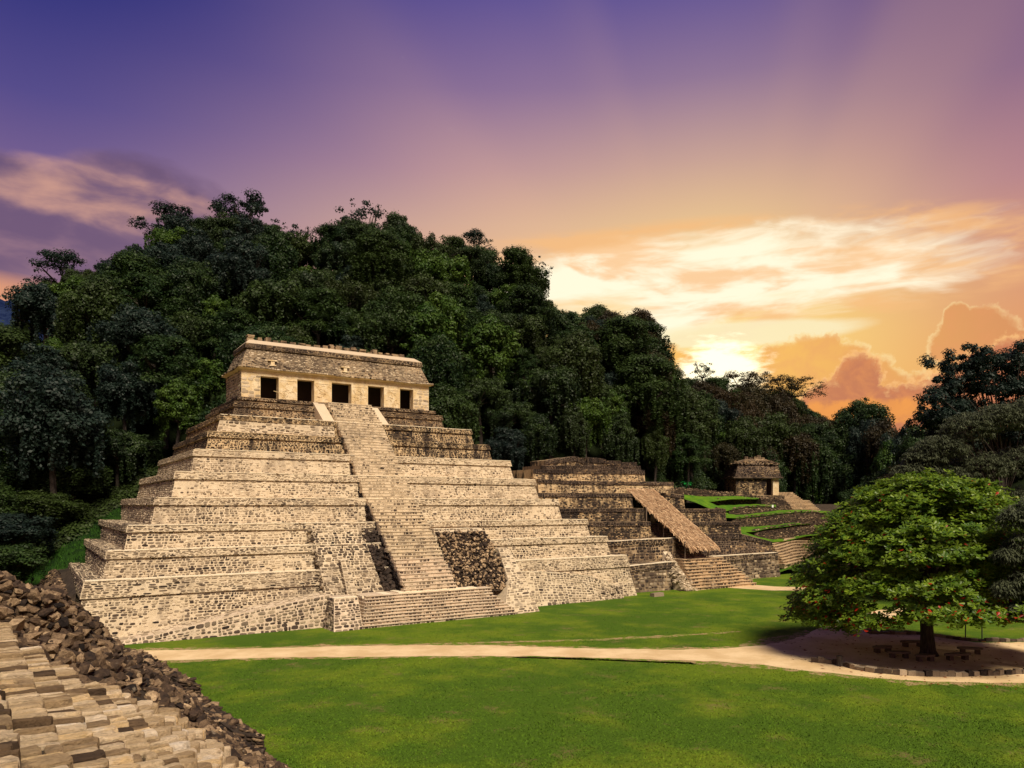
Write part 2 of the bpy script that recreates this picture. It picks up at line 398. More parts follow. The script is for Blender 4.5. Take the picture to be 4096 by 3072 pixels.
# ------------------------------------------------------------------ masonry
def lf(x, y, s=0.0):             # slow pseudo-noise in -1..1
    return (np.sin(x * .37 + s) * np.cos(y * .61 + s * 1.7) + np.sin(x * .91 - y * .53 + s * 2.3) * .6 + np.sin(x * .17 + y * 1.3 + s * .7) * .5) / 2.1
class Stones:
    def __init__(s): s.V = []; s.T = []; s.C = []; s.S = []
    def quad(s, P0, P1, P2, P3, sw=.5, sh=.28, joint=.045, proud=.05, tone=(.5, .18), keep=1.0, patch=.22, seed=0, k=8, sq=.62, clip=None, lift=0.0, tonef=None):
        """lay irregular stones over the quad P0 (bottom left) P1 (bottom right) P2 (top right) P3 (top left)"""
        P0, P1, P2, P3 = (np.asarray(p, float) for p in (P0, P1, P2, P3))
        n = np.cross((P1 + P2 - P0 - P3), (P3 + P2 - P0 - P1)); n /= np.linalg.norm(n)
        Lw = (np.linalg.norm(P1 - P0) + np.linalg.norm(P2 - P3)) / 2; Lh = (np.linalg.norm(P3 - P0) + np.linalg.norm(P2 - P1)) / 2
        if Lw < .1 or Lh < .06: return
        nr = max(1, int(round(Lh / sh))); hs = rng.uniform(.65, 1.35, nr); hs *= Lh / hs.sum()
        v0 = 0.0; ang = np.arange(k) * 2 * np.pi / k + np.pi / k
        sqx = np.sign(np.cos(ang)) * np.abs(np.cos(ang)) ** sq; sqy = np.sign(np.sin(ang)) * np.abs(np.sin(ang)) ** sq
        for h in hs:
            m = max(1, int(round(Lw / (sw * (.7 + .6 * min(h / sh, 1.4) * .6)))))
            ws = rng.uniform(.45, 1.6, m); ws *= Lw / ws.sum(); u = np.concatenate([[0], np.cumsum(ws)])
            uc = (u[:-1] + u[1:]) / 2
            good = rng.random(m) < keep
            if clip is not None: good &= clip(uc / Lw, (v0 + h / 2) / Lh)
            uc = uc[good]; w_ = ws[good]; m = len(uc)
            if m:
                jx = np.minimum(joint, w_ * .25)
                hx = (w_ / 2 - jx / 2) * rng.uniform(.82, 1.04, m); hy = (h / 2 - joint / 2) * rng.uniform(.74, 1.10, m)
                off = rng.normal(0, .07 * h, m) + .06 * np.sin(uc * .8 + seed)
                jit = rng.uniform(.86, 1.10, (m, k)); rot = rng.normal(0, .05, m)
                lx = sqx[None] * hx[:, None] * jit; ly = sqy[None] * hy[:, None] * rng.uniform(.86, 1.10, (m, k))
                lx2 = lx - ly * rot[:, None]; ly2 = ly + lx * rot[:, None]
                pr = proud * rng.uniform(.3, 1.5, m)
                rings = []
                for sc_, dd in ((1.0, -.03), (.97, .62), (.80, 1.0)):
                    U = (uc[:, None] + lx2 * sc_) / Lw; Vv = ((v0 + h / 2 + off)[:, None] + ly2 * sc_) / Lh
                    U = np.clip(U, 0, 1)[..., None]; Vv = np.clip(Vv, 0, 1)[..., None]
                    Q = (1 - U) * (1 - Vv) * P0 + U * (1 - Vv) * P1 + U * Vv * P2 + (1 - U) * Vv * P3
                    dep = (pr[:, None] * dd if dd > 0 else np.full((m, 1), dd)) * np.ones((m, k))
                    if dd == 1.0: dep = dep + rng.normal(0, proud * .15, (m, k))
                    rings.append(Q + n * (dep + lift)[..., None])
                cen = rings[2].mean(1, keepdims=True) + n * proud * .1
                Vt = np.concatenate(rings + [cen], 1)
                t = rng.normal(tone[0], tone[1], m) + patch * lf(cen[:, 0, 0] + cen[:, 0, 1] * .3, cen[:, 0, 2] * 2.2, seed)
                if tonef is not None: t = t + tonef(cen[:, 0])
                s.V.append(Vt); s.T.append(np.clip(t, 0, 1)); s.C.append(cen[:, 0]); s.S.append(np.sqrt(w_ * h))
            v0 += h
        s.k = k
    def faces(s, k):
        F = []
        for r_ in range(2):
            for j in range(k): F.append([r_ * k + j, r_ * k + (j + 1) % k, (r_ + 1) * k + (j + 1) % k, (r_ + 1) * k + j])
        T = [[2 * k + j, 2 * k + (j + 1) % k, 3 * k, 3 * k] for j in range(k)]
        return F, T
    def build(s, mat_, parent, singles=0, stuff_name='stone_facing', name='stone', must=None):
        if not s.V: return
        V = np.concatenate(s.V); T = np.concatenate(s.T); C = np.concatenate(s.C); S = np.concatenate(s.S); k = s.k
        Fq, Ft = s.faces(k); n = len(V)
        if singles:
            d = C[:, 0] * FW[0] + C[:, 1] * FW[1]; px = 2048 + FPX * (C[:, 0] * RT[0] + C[:, 1] * RT[1]) / d; py = HOR - FPX * (C[:, 2] - EYE) / d
            sc_ = S / d * ((px > 0) & (px < 4096) & (py > 0) & (py < 3072))
            if must is not None: sc_ = sc_ * must(px, py)
            order = np.argsort(-sc_); pick = order[:singles]; rest = order[singles:]
            for i in pick:
                v = V[i]; c = C[i]
                F = Fq + [t[:3] for t in Ft]
                o = obj(name, mesh_np(name, v - c, F, mat_, np.full(len(v), T[i])), parent, c)
        else: rest = np.arange(n)
        if len(rest):
            V = V[rest]; T = T[rest]; n = len(V); m = V.shape[1]
            base = (np.arange(n) * m)[:, None, None]
            Fa = (np.array(Fq)[None] + base).reshape(-1, 4); Fb = (np.array([t[:3] for t in Ft])[None] + base).reshape(-1, 3)
            me = bpy.data.meshes.new(stuff_name); VV = V.reshape(-1, 3).astype(np.float32)
            me.vertices.add(len(VV)); me.vertices.foreach_set('co', VV.ravel())
            li = np.concatenate([Fa.ravel(), Fb.ravel()]).astype(np.int32); me.loops.add(len(li)); me.loops.foreach_set('vertex_index', li)
            tot = np.concatenate([np.full(len(Fa), 4), np.full(len(Fb), 3)]).astype(np.int32)
            me.polygons.add(len(tot)); me.polygons.foreach_set('loop_start', np.concatenate([[0], np.cumsum(tot)[:-1]]).astype(np.int32)); me.polygons.foreach_set('loop_total', tot)
            me.update(calc_edges=True); me.materials.append(mat_)
            at = me.attributes.new('tone', 'FLOAT', 'POINT'); at.data.foreach_set('value', np.repeat(T, m).astype(np.float32))
            o = obj(stuff_name, me, parent); o['kind'] = 'stuff'; return o

def rock_mesh(seed, name='rock'):
    rr = random.Random(seed); bm = bmesh.new()
    for i in range(13):
        v = Vector((rr.gauss(0, 1), rr.gauss(0, 1), rr.gauss(0, 1))).normalized()
        v = Vector((math.copysign(abs(v.x) ** .6, v.x) * .5, math.copysign(abs(v.y) ** .6, v.y) * .42, math.copysign(abs(v.z) ** .6, v.z) * .30)) * rr.uniform(.85, 1.1)
        bm.verts.new(v)
    r_ = bmesh.ops.convex_hull(bm, input=bm.verts)
    bmesh.ops.delete(bm, geom=[g for g in r_['geom_interior'] if isinstance(g, bmesh.types.BMVert)], context='VERTS')
    bmesh.ops.recalc_face_normals(bm, faces=bm.faces)
    bm.verts.index_update(); V = np.array([v.co[:] for v in bm.verts]); F = [[v.index for v in f.verts] for f in bm.faces]
    bm.free(); return V, F
ROCKS = [rock_mesh(i) for i in range(14)]
def rot_mats(n, tilt=.35):
    out = np.zeros((n, 3, 3))
    for i in range(n):
        out[i] = np.array(Euler((rng.normal(0, tilt), rng.normal(0, tilt), rng.uniform(0, 6.28))).to_matrix())
    return out
def rocks_mesh(P, S, T, tilt=.35, flat=1.0):
    Vs = []; Fs = []; Ts = []; n0 = 0; Rm = rot_mats(len(P), tilt)
    for i in range(len(P)):
        V, F = ROCKS[i % len(ROCKS)]
        v = (V * np.array([1, 1, flat]) * S[i]) @ Rm[i].T + P[i]; Vs.append(v); Ts.append(np.full(len(v), T[i]))
        Fs += [[q + n0 for q in f] for f in F]; n0 += len(v)
    return np.concatenate(Vs), Fs, np.concatenate(Ts)
def rocks_stuff(name, P, S, T, mat_, parent=None, tilt=.35, flat=1.0):
    V, F, T = rocks_mesh(P, S, T, tilt, flat); o = obj(name, mesh_np(name, V, F, mat_, T), parent); o['kind'] = 'stuff'; return o

def core_wall(mb, bot, top, back):
    """solid wall: front strip between polylines bot and top, top face running 'back' metres towards +Y"""
    n = len(bot); B = [np.asarray(p, float) for p in bot]; T = [np.asarray(p, float) for p in top]; bk = np.array([0, back, 0.])
    for i in range(n - 1):
        mb.poly([B[i], B[i + 1], T[i + 1], T[i]]); mb.poly([T[i], T[i + 1], T[i + 1] + bk, T[i] + bk])
        mb.poly([B[i + 1] * [1, 0, 1] + [0, T[i + 1][1] + back, 0], B[i] * [1, 0, 1] + [0, T[i][1] + back, 0], T[i] + bk, T[i + 1] + bk])
    mb.poly([B[0] * [1, 0, 1] + [0, T[0][1] + back, 0], B[0], T[0], T[0] + bk])
    mb.poly([B[-1], B[-1] * [1, 0, 1] + [0, T[-1][1] + back, 0], T[-1] + bk, T[-1]])
def ledge_strip(mb, pts, w, th=.07, out=.05):
    """thin uneven capping course along the top edge of a wall"""
    for i in range(len(pts) - 1):
        a_, b_ = np.asarray(pts[i], float), np.asarray(pts[i + 1], float); n = max(1, int(np.linalg.norm(b_ - a_) / 1.1)); q = [a_ + (b_ - a_) * j / n for j in range(n + 1)]
        for j in range(n):
            z0 = rng.normal(0, .012); o_ = out + rng.normal(0, .015)
            A, B = q[j] + [0, -o_, z0], q[j + 1] + [-.02, -o_, z0]
            mb.hexa([A - [0, 0, th * .2], B - [0, 0, th * .2], B + [0, w, -th * .2], A + [0, w, -th * .2]], [A + [0, 0, th], B + [0, 0, th], B + [0, w, th], A + [0, w, th]])

# ------------------------------------------------------------------ ground
def grid_mesh(name, fn, us, vs, mat_, smooth=True):
    V = np.array([fn(u, v) for v in vs for u in us]); nu = len(us)
    F = np.array([[j * nu + i, j * nu + i + 1, (j + 1) * nu + i + 1, (j + 1) * nu + i] for j in range(len(vs) - 1) for i in range(nu - 1)])
    return mesh_np(name, V, F, mat_, None, smooth)
lawn = obj('ground', mesh_np('ground', [(-900, -300, 0), (1200, -300, 0), (1200, 1400, 0), (-900, 1400, 0)], [[0, 1, 2, 3]], M['grass'])); tag(lawn, kind='structure')

def smooth_poly(pts, step=.6, jit=.10, closed=True):
    out = []; n = len(pts)
    for i in range(n if closed else n - 1):
        a_, b_ = np.array(pts[i]), np.array(pts[(i + 1) % n]); L = np.linalg.norm(b_ - a_); k = max(1, int(L / step))
        for j in range(k):
            p = a_ + (b_ - a_) * j / k; out.append(p + np.array([rng.normal(0, jit), rng.normal(0, jit), 0]))
    return out
def flat_poly(name, pxs, mat_, z, jit=.08, step=.6, thick=0):
    P = smooth_poly([onZ(*q) for q in pxs], step, jit)
    bm = bmesh.new(); vs = [bm.verts.new((p[0], p[1], z)) for p in P]; f = bm.faces.new(vs)
    if f.normal.z < 0: f.normal_flip()
    bmesh.ops.triangulate(bm, faces=[f]); me = bpy.data.meshes.new(name); bm.to_mesh(me); bm.free(); me.materials.append(mat_)
    bmn = me; o = obj(name, me); o['kind'] = 'structure'; return o
flat_poly('path', [(430, 2604), (700, 2600), (1000, 2595), (1300, 2587), (1600, 2581), (2000, 2582), (2300, 2593), (2700, 2599), (2900, 2594), (3030, 2582), (3150, 2560), (3230, 2532), (3300, 2508), (3380, 2475), (3440, 2455), (3520, 2440), (3640, 2432),
    (3640, 2475), (3500, 2500), (3455, 2522), (3480, 2537), (3690, 2540), (3900, 2570), (4200, 2570), (4500, 2590), (4500, 2735), (4200, 2732), (3900, 2731), (3700, 2725), (3500, 2712), (3350, 2694), (3200, 2680), (3050, 2660), (2850, 2645), (2500, 2634), (2100, 2624), (1600, 2626), (1200, 2630), (800, 2638), (470, 2648)], M['dirt'], .012)
flat_poly('trail', [(440, 2596), (700, 2593), (1000, 2588), (1300, 2580), (1600, 2575), (2000, 2576), (2300, 2586), (2700, 2592), (2950, 2586), (2950, 2600), (2600, 2606), (2000, 2592), (1000, 2602), (440, 2612)], M['trail'], .006, .22, .5)
flat_poly('trail', [(460, 2640), (1000, 2626), (1600, 2620), (2500, 2628), (3050, 2655), (3350, 2690), (3700, 2720), (4400, 2728), (4400, 2748), (3700, 2742), (3350, 2706), (3050, 2672), (2500, 2642), (2100, 2632), (1600, 2633), (1000, 2640), (470, 2657)], M['trail'], .006, .22, .5)
flat_poly('path', [(2880, 2348), (2930, 2340), (3000, 2339), (3100, 2346), (3260, 2351), (3400, 2356), (3400, 2366), (3200, 2364), (3060, 2360), (2960, 2354)], M['dirt'], .014, .15, 1.0)
flat_poly('trail', [(1650, 2575), (2000, 2567), (2350, 2556), (2700, 2540), (2950, 2524), (2960, 2528), (2700, 2547), (2350, 2564), (2000, 2573), (1700, 2580)], M['trail'], .008, .12, .8)
flat_poly('trail', [(2930, 2592), (3000, 2566), (3120, 2545), (3230, 2520), (3240, 2534), (3150, 2562), (3030, 2584)], M['trail'], .016, .12, .8)

# grass bank and hills -------------------------------------------------------------------
PXT = [-900, 0, 170, 400, 640, 900, 1300, 1900, 2300, 2700, 2900, 3100, 3400, 3700, 4096, 5200]
D0T = [80, 84, 88, 97, 104, 110, 118, 124, 128, 154, 168, 182, 180, 116, 88, 80]
Z0T = [1, 2.5, 4, 9.5, 12, 13, 13, 12, 12, 13, 14, 13, 9, 1, 0, 0]
RPX = [-900, -200, 0, 111, 167, 278, 426, 537, 685, 870, 963, 1111, 1200, 1426, 1537, 1667, 1852, 2037, 2111, 2185, 2296, 2389, 2463, 2556, 2611, 2639, 2667, 2800, 2889, 3148, 3232, 3241, 3426, 3519, 3685, 3760, 3852, 3981, 4096, 5200]
RPY = [1350, 1340, 1300, 1260, 1130, 1060, 1050, 960, 880, 860, 840, 900, 950, 840, 870, 930, 960, 1000, 1070, 1190, 1240, 1225, 1260, 1250, 1310, 1450, 1490, 1500, 1540, 1550, 1600, 1655, 1620, 1680, 1680, 1640, 1600, 1560, 1540, 1500]
DRT = [150, 160, 162, 165, 170, 172, 175, 178, 180, 190, 205, 220, 220, 190, 150, 140]
TH = 12.0
def hill_z(px, d):
    d0 = np.interp(px, PXT, D0T); z0 = np.interp(px, PXT, Z0T); dr = np.interp(px, PXT, DRT)
    zr = EYE + (HOR - np.interp(px, RPX, RPY)) / FPX * dr - TH
    s = (d - d0) / (dr - d0)
    if s <= 0: return z0
    if s <= 1: return z0 + (zr - z0) * (s ** .9)
    return zr - (s - 1) * 16
def bank_z(x, y): return .30 * (y - 86) + .45 * min(x, 14)
V = []; pxs = np.arange(-900, 5201, 55); ss = list(np.linspace(0, 1, 22)) + [1.15, 1.6, 2.6]
for s in ss:
    for px in pxs:
        d0 = np.interp(px, PXT, D0T); dr = np.interp(px, PXT, DRT); d = d0 + (dr - d0) * max(s, 1e-4)
        z = hill_z(px, d) + .8 * lf(px * .03, d * .3, 2); r_ = ray2(px); V.append((r_[0] * d, r_[1] * d, z if s > 0 else z - 3))
F = np.array([[j * len(pxs) + i, j * len(pxs) + i + 1, (j + 1) * len(pxs) + i + 1, (j + 1) * len(pxs) + i] for j in range(len(ss) - 1) for i in range(len(pxs) - 1)])
tag(obj('hill', mesh_np('hill', V, F, M['forest_floor'], None, True)), kind='structure')
# dark green grass bank left of the pyramid
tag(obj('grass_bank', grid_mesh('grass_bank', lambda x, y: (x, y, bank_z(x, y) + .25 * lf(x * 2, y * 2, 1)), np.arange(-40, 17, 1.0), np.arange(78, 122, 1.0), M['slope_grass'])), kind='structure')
# far blue ridge
V = []; pxs = np.arange(-700, 800, 30)
for px in pxs:
    y_ = np.interp(px, [-700, -200, 0, 60, 110, 200, 400, 800], [1300, 1190, 1195, 1205, 1240, 1330, 1450, 1600]) + 6 * math.sin(px * .09)
    for dd, dz_ in ((520, -120), (560, -40), (600, 0), (680, -60)):
        p = onD(px, y_, 600); r_ = ray2(px); V.append((r_[0] * dd, r_[1] * dd, p[2] + dz_))
n4 = len(pxs); F = np.array([[i * 4 + j, (i + 1) * 4 + j, (i + 1) * 4 + j + 1, i * 4 + j + 1] for i in range(n4 - 1) for j in range(3)])
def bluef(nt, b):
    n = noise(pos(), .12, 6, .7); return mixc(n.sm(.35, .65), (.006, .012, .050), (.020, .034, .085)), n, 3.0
M['far_forest'] = mat('haze_blue_forest', bluef, 1, .0)  # haze of distance is put into the blue colour
tag(obj('distant_hill', mesh_np('distant_hill', V, F, M['far_forest'], None, True)), kind='structure')

exec_parts = []
# ------------------------------------------------------------------ the stepped pyramid
TIERS = [(0, 5.0, 4.1, 63.9, 71.7), (5.0, 7.4, 5.9, 62.1, 73.4), (7.4, 9.55, 7.7, 60.3, 75.2), (9.55, 12.1, 10.3, 57.7, 77.9), (12.1, 14.7, 12.4, 55.6, 80.1),
         (14.7, 17.15, 14.6, 53.4, 82.6), (17.15, 19.3, 16.4, 51.6, 84.9), (19.3, 21.4, 18.0, 50.0, 86.9), (21.4, 23.45, 20.4, 47.6, 90.7), (23.45, 24.2, 21.0, 47.0, 91.5)]
pyr = thing('stepped_pyramid', 'great stepped stone pyramid with long central stairway, carrying the five-doored temple', 'pyramid', (0, 0, 0))
YB = 107.0; BAT = .22
TINT = [('mortar', .58, .97), ('mortar', .62, .95), ('mortar', .64, .95), ('mortar', .68, .92), ('mortar', .74, .9), ('mortar', .80, .85), ('mortar_dark', .34, .95), ('mortar_dark', .36, .95), ('mortar_brown', .46, .95), ('mortar_brown', .34, .95)]
FAC = {}
for ti, (z0, z1, xl, xr, yf) in enumerate(TIERS):
    mk, tm, keep = TINT[ti]; h = z1 - z0; zb = z1 - h * (.28 if ti < 9 else .5); mm = M[mk]; mb = MB()
    bt = BAT if ti < 9 else .1
    def ring(z, o): return [(xl - o, yf - o, z), (xr + o, yf - o, z), (xr + o, YB, z), (xl - o, YB, z)]
    rec = .20
    loops = [ring(z0 - .25, bt * (h + .25) - rec), ring(zb, bt * (z1 - zb) - rec), ring(zb + .003, bt * (z1 - zb)), ring(z1, 0)]
    for a_, b_ in zip(loops[:-1], loops[1:]):
        for j in (3, 0, 1): mb.poly([a_[j], a_[(j + 1) % 4], b_[(j + 1) % 4], b_[j]])
    mb.poly(loops[-1])
    tier = mb.build('terrace', mm, pyr)
    # masonry on the front and the left flank, main wall and projecting upper course
    for side in ('front', 'left'):
        st = Stones()
        for (la, lb, sh) in ((loops[0], loops[1], .27), (loops[2], loops[3], .17)) + (((None, None, .3),) if side == 'left' and ti < 5 else ()):
            if la is None:
                nx = TIERS[ti + 1][2] - .3; st.quad((xl, YB, z1), (xl, yf, z1), (nx, yf + .5, z1), (nx, YB, z1), sw=.55, sh=.3, tone=(.42, .2), joint=.03, proud=.05); continue
            if side == 'front': q = (la[0], la[1], lb[1], lb[0])
            else: q = (la[3], la[0], lb[0], lb[3])
            big = 1.12 - .035 * ti
            dk = 0.0 if side == 'front' else -.10  # left flank stones darker, its shaded side put into the tone
            def tf(c, ti=ti):
                x = c[:, 0]; base = -.10 * np.clip((26 - x) / 22, 0, 1) if ti < 3 else 0 * x
                if ti in (6, 7):   # weather-blackened upper walls, restored pale on the left of the stair
                    base = base + np.where((x < 33) & (ti == 7), .30, 0) + np.where(x > 36, .10 * lf(x, c[:, 2] * 3, 4), 0)
                return base
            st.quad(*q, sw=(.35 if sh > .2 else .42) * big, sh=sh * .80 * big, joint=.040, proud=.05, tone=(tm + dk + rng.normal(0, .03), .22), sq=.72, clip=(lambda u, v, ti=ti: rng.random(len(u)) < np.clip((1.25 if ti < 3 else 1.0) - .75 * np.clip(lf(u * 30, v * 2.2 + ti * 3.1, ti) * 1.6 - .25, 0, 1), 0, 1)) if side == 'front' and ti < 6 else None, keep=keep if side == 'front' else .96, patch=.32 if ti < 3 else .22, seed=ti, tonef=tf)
        FAC[(ti, side)] = st
    sm_ = M['stone'] if ti not in (6, 7, 8, 9) else M['stone_dark']
    if ti == 0: FAC[(ti, 'front')].build(M['stone'], tier, 230, must=lambda px, py: (px < 1230) * 1.0)
    else: FAC[(ti, 'front')].build(sm_, tier)
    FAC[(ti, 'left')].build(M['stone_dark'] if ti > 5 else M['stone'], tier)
    if ti < 9:
        cap = MB(); ledge_strip(cap, [(xl + .1, yf, z1), (xr, yf, z1)], 1.1, .06, .06); cap.build('ledge', M['ledge'] if ti < 6 or ti == 7 else mm, tier)
# worn broken stones along the terrace edges
P = []; S2 = []; T_ = []
for ti in range(1, 9):
    z0, z1, xl, xr, yf = TIERS[ti]; n = int((xr - xl) * 2.2)
    for i in range(n):
        x = rng.uniform(xl, xr); 
        if 31 < x < 37.6: continue
        P.append((x, yf + rng.uniform(-.05, .5), z1 + rng.uniform(-.02, .05))); S2.append(rng.uniform(.12, .38)); T_.append(np.clip(rng.normal(.6, .25), 0, 1))
rocks_stuff('edge_stones', np.array(P), S2, T_, M['stone'], pyr, .3, .6)
# restored pale left half of tiers 7 and 8
for ti in (7,):
    z0, z1, xl, xr, yf = TIERS[ti]; mb = MB(); st = Stones(); h = z1 - z0
    zb = z1 - h * .28
    q = [(xl - BAT * h + .05, yf - BAT * h - .02 + .11, z0), (31.0, yf - BAT * h - .02 + .11, z0), (31.0, yf - .03 + .10 - BAT * h * .28, zb - .02), (xl, yf - .03 + .10 - BAT * h * .28, zb - .02)]
    mb.poly(q); 
    o = mb.build('repaired_wall', M['mortar'], pyr); st.quad(*q, sw=.5, sh=.24, tone=(.6, .2), keep=.7, seed=9); st.build(M['stone'], o)

# central stairway --------------------------------------------------------------------
SX0, SX1 = 31.4, 37.2
prof = [(2.75, 67.75), (3.6, 68.2), (4.8, 69.5), (9.1, 74.1), (12.3, 78.1), (16.5, 82.1), (21.5, 87.2), (24.15, 90.6)]
pz = [p[0] for p in prof]; pyy = [p[1] for p in prof]
NS = 62; zs = np.linspace(2.75, 24.15, NS + 1)
stone_s = Stones(); flight = MB()
SY = lambda z: float(np.interp(z, pz, pyy))
stair = thing('central_stairway', 'long steep pale stone stairway climbing the middle of the big pyramid to the temple', 'stairway', (0, 0, 0))
for i in range(NS):
    z0, z1 = zs[i], zs[i + 1]; y0 = SY(z0 + .02); y1 = SY(z1) + .6
    wob = rng.normal(0, .02, 3); mb = MB()
    x0, x1 = SX0 + rng.normal(0, .06), SX1 + rng.normal(0, .06); n = 8
    for j in range(n):              # slightly uneven tread, cut in eight lengths
        a_, b_ = x0 + (x1 - x0) * j / n, x0 + (x1 - x0) * (j + 1) / n; o_ = rng.normal(0, .02)
        mb.box(a_ + .003, b_ - .003, y0 + (.04 if i > 22 else .07) + o_, y1, z0 - .02, z1 - .07, .5)
        mb.box(a_, b_, y0 + o_, y1, z1 - .07, z1 + rng.normal(0, .010), .5)
    stp = mb.build('step', M['mortar'] if i > 8 else M['mortar_pink'], stair)
    stone_s.quad(*[(xx, y0 + (.04 if i > 22 else .07), zz) for xx, zz in ((x0, z0), (x1, z0), (x1, z1 - .07), (x0, z1 - .07))], sw=.36, sh=.28, joint=.04, proud=.02, tone=((.50, .2) if z0 < 12 else (.70, .18)) if z0 < 21.8 else (.42, .15), keep=.85, patch=.1, seed=3)
stone_s.build(M['stone'], stair, 0)
# sloping body beneath the stair (its sides show in the gaps)
mb = MB(); b_ = []
for k_ in range(len(prof) - 1):
    za, ya = prof[k_]; zb, yb = prof[k_ + 1]
    mb.hexa([(SX0 + .08, ya + .35, 0), (SX1 - .08, ya + .35, 0), (SX1 - .08, yb + .35, 0), (SX0 + .08, yb + .35, 0)], [(SX0 + .08, ya + .35, za), (SX1 - .08, ya + .35, za), (SX1 - .08, yb + .35, zb), (SX0 + .08, yb + .35, zb)])
body = mb.build('stair_core', M['mortar_black'], stair)
st = Stones()
for k_ in range(1, 5):
    za, ya = prof[k_]; zb, yb = prof[k_ + 1]
    st.quad((SX0 + .08, yb + .35, za - 1.6), (SX0 + .08, ya + .35, za - 2.0), (SX0 + .08, ya + .35, za - .1), (SX0 + .08, yb + .35, zb - .1), sw=.4, sh=.3, proud=.16, tone=(.25, .15), joint=.03)
st.build(M['stone_dark'], body)
# pale smooth balustrade ramps at the top
for (xa, xb, lab) in ((29.9, 31.35, 'left'), (37.15, 38.45, 'right')):
    t = thing('balustrade_ramp', f'smooth pale sloping slab at the top of the stairway, {lab} of its top steps', 'ramp', (0, 0, 0), group='smooth slabs flanking the top steps')
    for (u0, u1, dz_) in ((xa, xa + (xb - xa) * .42, 0.0), (xa + (xb - xa) * .42, xb, -.10)):
        mb = MB(); mb.hexa([(u0, 87.6, 20.6), (u1, 87.6, 20.6), (u1, 91.3, 22.5), (u0, 91.3, 22.5)], [(u0, 87.4, 21.45 + dz_), (u1, 87.4, 21.45 + dz_), (u1, 91.3, 24.12 + dz_), (u0, 91.3, 24.12 + dz_)], .8)
        mb.build('slab', M['slab'], t)

# wide bottom flight and platform --------------------------------------------------------
low = thing('lower_stairway', 'broad lower flight of narrow stone steps at the foot of the pyramid stair', 'stairway', (0, 0, 0))
stl = Stones(); NL = 10
for i in range(NL):
    z0 = 2.75 * i / NL; z1 = 2.75 * (i + 1) / NL; y0 = 65.25 + 2.15 * i / NL
    xa = 26.0 + .12 * i; xb = 43.2 - .30 * i; mb = MB(); n = 14
    if i > 6: xb = 41.0
    for j in range(n):
        a_, b_ = xa + (xb - xa) * j / n, xa + (xb - xa) * (j + 1) / n; o_ = rng.normal(0, .025)
        mb.box(a_ + .003, b_ - .003, y0 + .09 + o_, 70.6, z0 - (.2 if i == 0 else 0), z1 - .07); mb.box(a_, b_, y0 + o_, 70.6, z1 - .07, z1 + rng.normal(0, .015))
    mb.build('step', M['mortar_pink'], low)
    stl.quad((xa, y0 + .09, z0), (xb, y0 + .09, z0), (xb, y0 + .09, z1 - .06), (xa, y0 + .09, z1 - .06), sw=.36, sh=.3, joint=.04, proud=.04, tone=(.30, .18), keep=.97, patch=.12, seed=5)
stl.build(M['stone'], low)
mb = MB(); mb.box(30.6, 39.4, 67.42, 71, 2.70, 2.86); mb.box(26.9, 30.4, 67.6, 70, 2.5, 2.74); mb.build('platform', M['ledge'], low)

# flanking masses -------------------------------------------------------------------------
def massing(name, label, cat, bot, top, back, mt, stone_m, sw, sh, tone, cap=True, keep=.97, proud=.06, capm='ledge', patch=.15, singles=0, joint=.05, lside=False, part='masonry', jag=0, topst=False):
    t = thing(name, label, cat); mb = MB(); bot = [np.asarray(p, float) for p in bot]; top = [np.asarray(p, float) for p in top]
    core_wall(mb, bot, top, back); o = mb.build(part, M[mt], t); st = Stones()
    for i in range(len(bot) - 1):
        st.quad(bot[i], bot[i + 1], top[i + 1], top[i], sw=sw, sh=sh, joint=joint, proud=proud, tone=tone, keep=keep, patch=patch, seed=bot[0][0])
    if lside:
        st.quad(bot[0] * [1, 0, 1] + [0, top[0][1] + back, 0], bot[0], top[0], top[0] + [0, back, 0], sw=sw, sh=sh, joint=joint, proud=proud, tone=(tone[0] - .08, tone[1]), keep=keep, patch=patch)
    if topst:
        for i in range(len(bot) - 1): st.quad(top[i], top[i + 1], top[i + 1] + [0, back, .15], top[i] + [0, back, .15], sw=sw, sh=sh, joint=joint, proud=.04, tone=(.85, .12), keep=.4)
    st.build(M[stone_m], o, singles)
    if cap:
        c = MB(); ledge_strip(c, top, min(back, .9), .05, .04); c.build('ledge', M[capm], t)
    if jag:                        # broken loose stones along the top
        P = []
        for i in range(len(top) - 1):
            L = np.linalg.norm(top[i + 1] - top[i]); k = int(L / .28)
            for j in range(k): P.append(top[i] + (top[i + 1] - top[i]) * (j + rng.random()) / k + [0, rng.uniform(.05, .5), rng.uniform(-.05, jag)])
        P = np.array(P); rocks_stuff('loose_stones', P, rng.uniform(.25, .6, len(P)), np.clip(rng.normal(tone[0], .2, len(P)), 0, 1), M[stone_m], t)
    return t
massing('stone_buttress', 'sloping pale rubble buttress left of the central stairway', 'buttress',
        [(24.0, 67.7, 0), (30.35, 67.7, 0)], [(24.4, 74.9, 9.3), (29.5, 74.9, 9.3)], 1.2, 'mortar', 'stone', .46, .28, (.50, .2), lside=True, cap=False, proud=.10, singles=0)
massing('stone_rib', 'narrow upright masonry rib leaning on the rubble buttress left of the stairs', 'buttress',
        [(26.0, 67.3, 0), (27.1, 67.3, 0)], [(26.2, 71.5, 5.9), (27.0, 71.5, 5.9)], 1.6, 'mortar', 'stone', .45, .26, (.62, .15), lside=True, keep=.85)
massing('stone_block', 'flat topped masonry block at the left end of the broad lower steps', 'block',
        [(23.2, 65.0, -.2), (26.05, 65.1, -.2)], [(23.9, 66.9, 2.75), (26.2, 66.9, 2.75)], 2.6, 'mortar_pink', 'stone', .48, .28, (.46, .17), lside=True)
